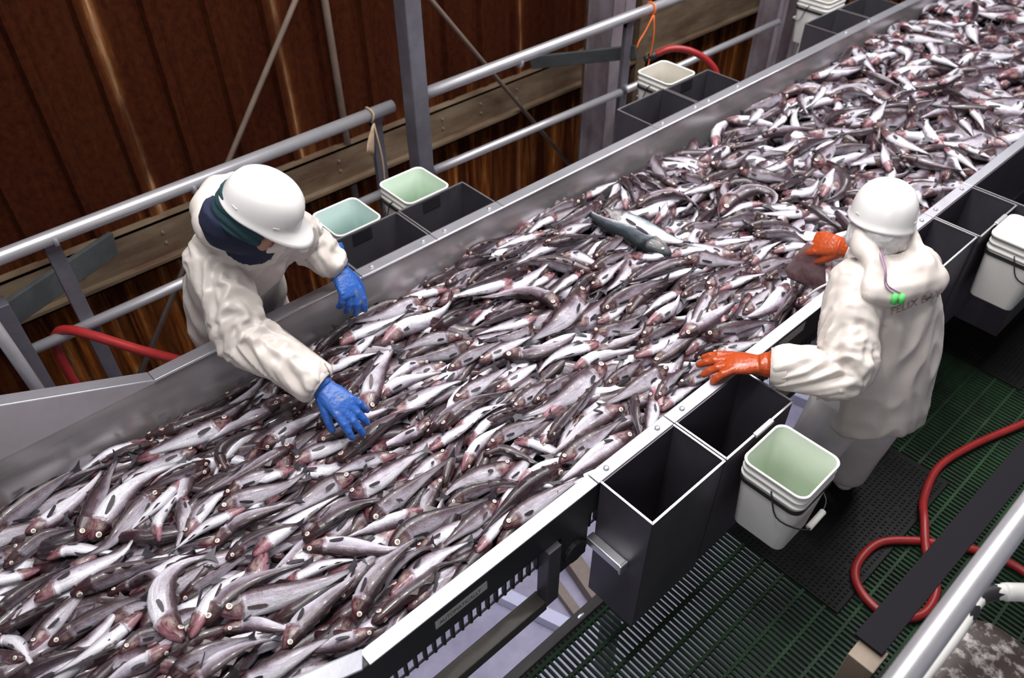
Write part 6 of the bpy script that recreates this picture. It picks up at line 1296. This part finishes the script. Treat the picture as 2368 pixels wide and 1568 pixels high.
for s in 'LR':
    cap(b, [sh2[s].lerp(V3((-.74, 2.42, 1.28)), .15), el2[s], wr2[s]], [.050, .040, .030], 12)
    cap(b, [hp2[s], kn2[s], ft2[s] + V3((0, 0, .03))], [.085, .058, .042], 12); cap(b, [ft2[s] + V3((0, 0, .0)), ft2[s] + fc2 * .14 + V3((0, 0, -.025))], [.042, .03], 10)
link('body', voxel(b, .0065, 3), M['skin'], W2, True); facebits(W2, T2, True)
b = MB(); jr2 = [((-.628, 2.478, .675), .215, .165), ((-.635, 2.478, .76), .215, .165), ((-.648, 2.472, .90), .20, .15), ((-.675, 2.46, 1.05), .195, .142), ((-.705, 2.445, 1.18), .195, .135), ((-.735, 2.425, 1.29), .165, .112), ((-.762, 2.42, 1.36), .10, .085)]
torso(b, jr2, side2); axes2 = []
for s in 'LR':
    e = wr2[s] - (wr2[s] - el2[s]).normalized() * .02
    P = limb_rings(b, [sh2[s].lerp(V3((-.74, 2.42, 1.27)), .22), sh2[s].lerp(el2[s], .5), el2[s], el2[s].lerp(wr2[s], .55), e], [.100, .088, .082, .076, .066])
    axes2.append(([V3(p) for p in P[::3]] + [V3(P[-1])], .085))
Nb = neck2 + V3((.0, 0, .0)); hp = []
for k in range(22):
    a = 2 * PI * k / 22; hp.append(Nb - fc2 * (.088 * math.cos(a) + .018) + side2 * (.098 * math.sin(a) + .010 * math.sin(3 * a)) + V3((0, 0, .030 - .040 * math.cos(a) + .008 * math.sin(4 * a))))
b.tube(hp, [.024 + .018 * (1 + math.cos(2 * PI * k / 22)) / 2 + .004 * math.sin(k * 2.1) for k in range(22)], 14, closed=True)
b.loft([ell(neck2 - fc2 * d + V3((0, 0, z)), side2, hw, V3((0, 0, 1)).cross(side2).normalized(), hd, 24, 2.1) for z, d, hw, hd in ((.028, .080, .125, .050), (-.01, .118, .158, .055), (-.042, .136, .165, .050), (-.074, .138, .148, .044), (-.100, .126, .105, .034), (-.114, .114, .05, .02))])
jme2 = voxel(b, .0065, 4); wrinkle(jme2, axes2, .025, .024, 2.0, (5.2, 5.2, 2.6))
link('jacket', jme2, M['jacket'], W2, True)
for s in 'LR':
    d = (wr2[s] - el2[s]).normalized(); ragged_cuff(W2, wr2[s] - d * .06, wr2[s] - d * .006, .068 if s == 'L' else .060, M['jacket'], 'sleeve_cuff')
# stencilled lettering across the back, laid onto the cloth
bv2 = BVHTree.FromPolygons([v.co.copy() for v in jme2.vertices], [tuple(p.vertices) for p in jme2.polygons])
me = text_mesh('FELIX BAY', .054); bm = bmesh.new(); bm.from_mesh(me); bmesh.ops.triangulate(bm, faces=bm.faces[:]); bmesh.ops.subdivide_edges(bm, edges=bm.edges[:], cuts=1); bm.to_mesh(me); bm.free()
A = V3((-.700, 2.512, 1.098)); ux = (V3((-.610, 2.690, 1.150)) - A); ux.normalize(); uz = V3((0, 0, 1)); uz = (uz - ux * uz.dot(ux)).normalized(); nrm = ux.cross(uz)
for v in me.vertices:
    p = A + ux * (v.co.x * .82) + uz * (v.co.y * 1.05); d = (p - CAMP).normalized()
    h = bv2.ray_cast(p - d * .5, d)
    v.co = (h[0] + h[1] * .0022) if h[0] is not None else p
me.update(); link('back_lettering', me, M['ink'], W2)
b = MB()
for s in 'LR': cap(b, [hp2[s] + V3((0, 0, -.02)), kn2[s], ft2[s] + V3((0, 0, .06))], [.125, .108, .092], 16)
b.ball((-.64, 2.475, .80), .15, .16, .14)
tm = voxel(b, .010, 3); wrinkle(tm, [], 0, .012, 4.0, (4, 4, 1.8)); link('trousers', tm, M['trouser'], W2, True)
for s in 'LR':
    b = MB(); f = ft2[s]; cap(b, [f + V3((0, 0, .2)), f + V3((0, 0, .02))], [.062, .055], 14); cap(b, [f - fc2 * .02 + V3((0, 0, -.012)), f + fc2 * .14 + V3((0, 0, -.02))], [.046, .040], 14)
    me = voxel(b, .008, 3)
    for v in me.vertices: v.co.z = max(v.co.z, .015)
    link('boot', me, M['boot'], W2, True)
hat(W2, T2 @ Matrix.Translation((0, .0, .032)) @ Matrix.Scale(.92, 4))
# hair net: a thin crinkled cap below the helmet, covering hair and ears
b = MB(); b.ball(T2 @ V3((0, -.018, .012)), .094, .112, .088, 24, 16, T2.to_3x3()).ball(T2 @ V3((0, -.06, -.045)), .070, .050, .045, 16, 10, T2.to_3x3()).ball(T2 @ V3((.078, -.02, -.03)), .024, .05, .05, 12, 8, T2.to_3x3()).ball(T2 @ V3((-.078, -.02, -.03)), .024, .05, .05, 12, 8, T2.to_3x3())
nm = voxel(b, .006, 2)
nrs = [v.normal.copy() for v in nm.vertices]
for v, nr in zip(nm.vertices, nrs): v.co += nr * .004 * ridged(v.co * 30)
bm = bmesh.new(); bm.from_mesh(nm); Ti = T2.inverted(); bmesh.ops.delete(bm, geom=[v for v in bm.verts if (Ti @ v.co).y > .050 and (Ti @ v.co).z < .05], context='VERTS'); bm.to_mesh(nm); bm.free()
link('hair_net', nm, M['net'], W2, True)
# ear plug cord and plugs
def onback(px, py, pz): 
    p = V3((px, py, pz)); d = (p - CAMP).normalized(); h = bv2.ray_cast(p - d * .5, d); return (h[0] + h[1] * .004) if h[0] is not None else p
pl = (onback(-.7235, 2.529, 1.178), onback(-.7065, 2.549, 1.178))
for k, dx in enumerate((0, .012)):
    top = T2 @ V3((-.01 + dx, -.125, -.03)); mid = onback(-.775, 2.452 + dx, 1.29)
    MB().tube(spline([top, mid + V3((.012, -.006, .02)), onback(-.752, 2.478 + dx, 1.23) + V3((.006, -.004, 0)), pl[k]], 14), .0022, 6).build('ear_plug_cord', M['cord'], W2, True)
    MB().tube([pl[k] + V3((.006, -.006, .004)), pl[k] + V3((.012, -.008, -.030))], [.0085, .0105], 10).build('ear_plug', M['earplug'], W2, True)
h0 = V3((-.845, 2.30, 1.245)); MB().tube(spline([V3((-.80, 2.40, 1.31)), h0 + V3((-.01, .02, .03)), h0 + V3((-.05, -.01, -.01)), h0 + V3((-.085, -.02, -.07))], 12), .0045, 8).ball(h0 + V3((-.085, -.02, -.072)), .007, nu=8, nv=6).build('hood_drawstring', M['hat'], W2, True)
c2 = [[.10, .16, .2], [.12, .18, .2], [.22, .22, .2], [.30, .25, .2]]
hand(W2, M['orange_glove'], wr2['L'] + V3((-.022, -.014, .004)), (-.112, -.083, -.020), (-.12, -.10, .99), 1, c2, (.10, .02, -.16, -.38), (.7, .2, .2), (.048, .056), clen=.07)
c3 = [[.35, .4, .3], [.9, .9, .5], [1.0, .9, .5], [1.0, .9, .5]]
hand(W2, M['orange_glove'], wr2['R'] + V3((-.015, -.002, .002)), (-.118, -.015, -.030), (.12, -.62, .78), -1, c3, (.12, .0, -.05, -.1), (.65, .4, .5), (.044, .048))
# the flatfish hanging from the orange glove
M['skate'] = simple('mauve_fish_skin', (0.27, 0.175, 0.19), 0.22, 0, 0.45, (14, 14, 14), dark=(0.12, 0.06, 0.065))
ff = empty('flatfish', (-1.15, 2.69, 1.0), 'mauve brown flatfish hanging from the right worker\'s orange glove', 'fish')
ax = V3((-1.135, 2.685, .925)) - V3((-1.115, 2.705, 1.085)); ln = .20; ax.normalize(); vw = (CAMP - V3((-1.13, 2.69, 1.0))).normalized(); sd = ax.cross(vw).normalized(); nr_ = sd.cross(ax).normalized(); O = V3((-1.128, 2.700, 1.105)); rg = []
for s in np.linspace(0, 1, 16):
    hw = .030 + .072 * (s ** .8) * (1 - .25 * max(0, s - .8) / .2) ; th = .012 * math.sin(PI * min(s * .9 + .1, 1)) ** .7 + .002
    if s > .93: hw *= .9
    rg.append(ell(O + ax * (ln * s) - sd * (.035 * s) + nr_ * (.012 * math.sin(s * 3)), sd, hw, nr_, th, 20, 2.0))
MB().loft(rg).build('fish_body', M['skate'], ff, True)
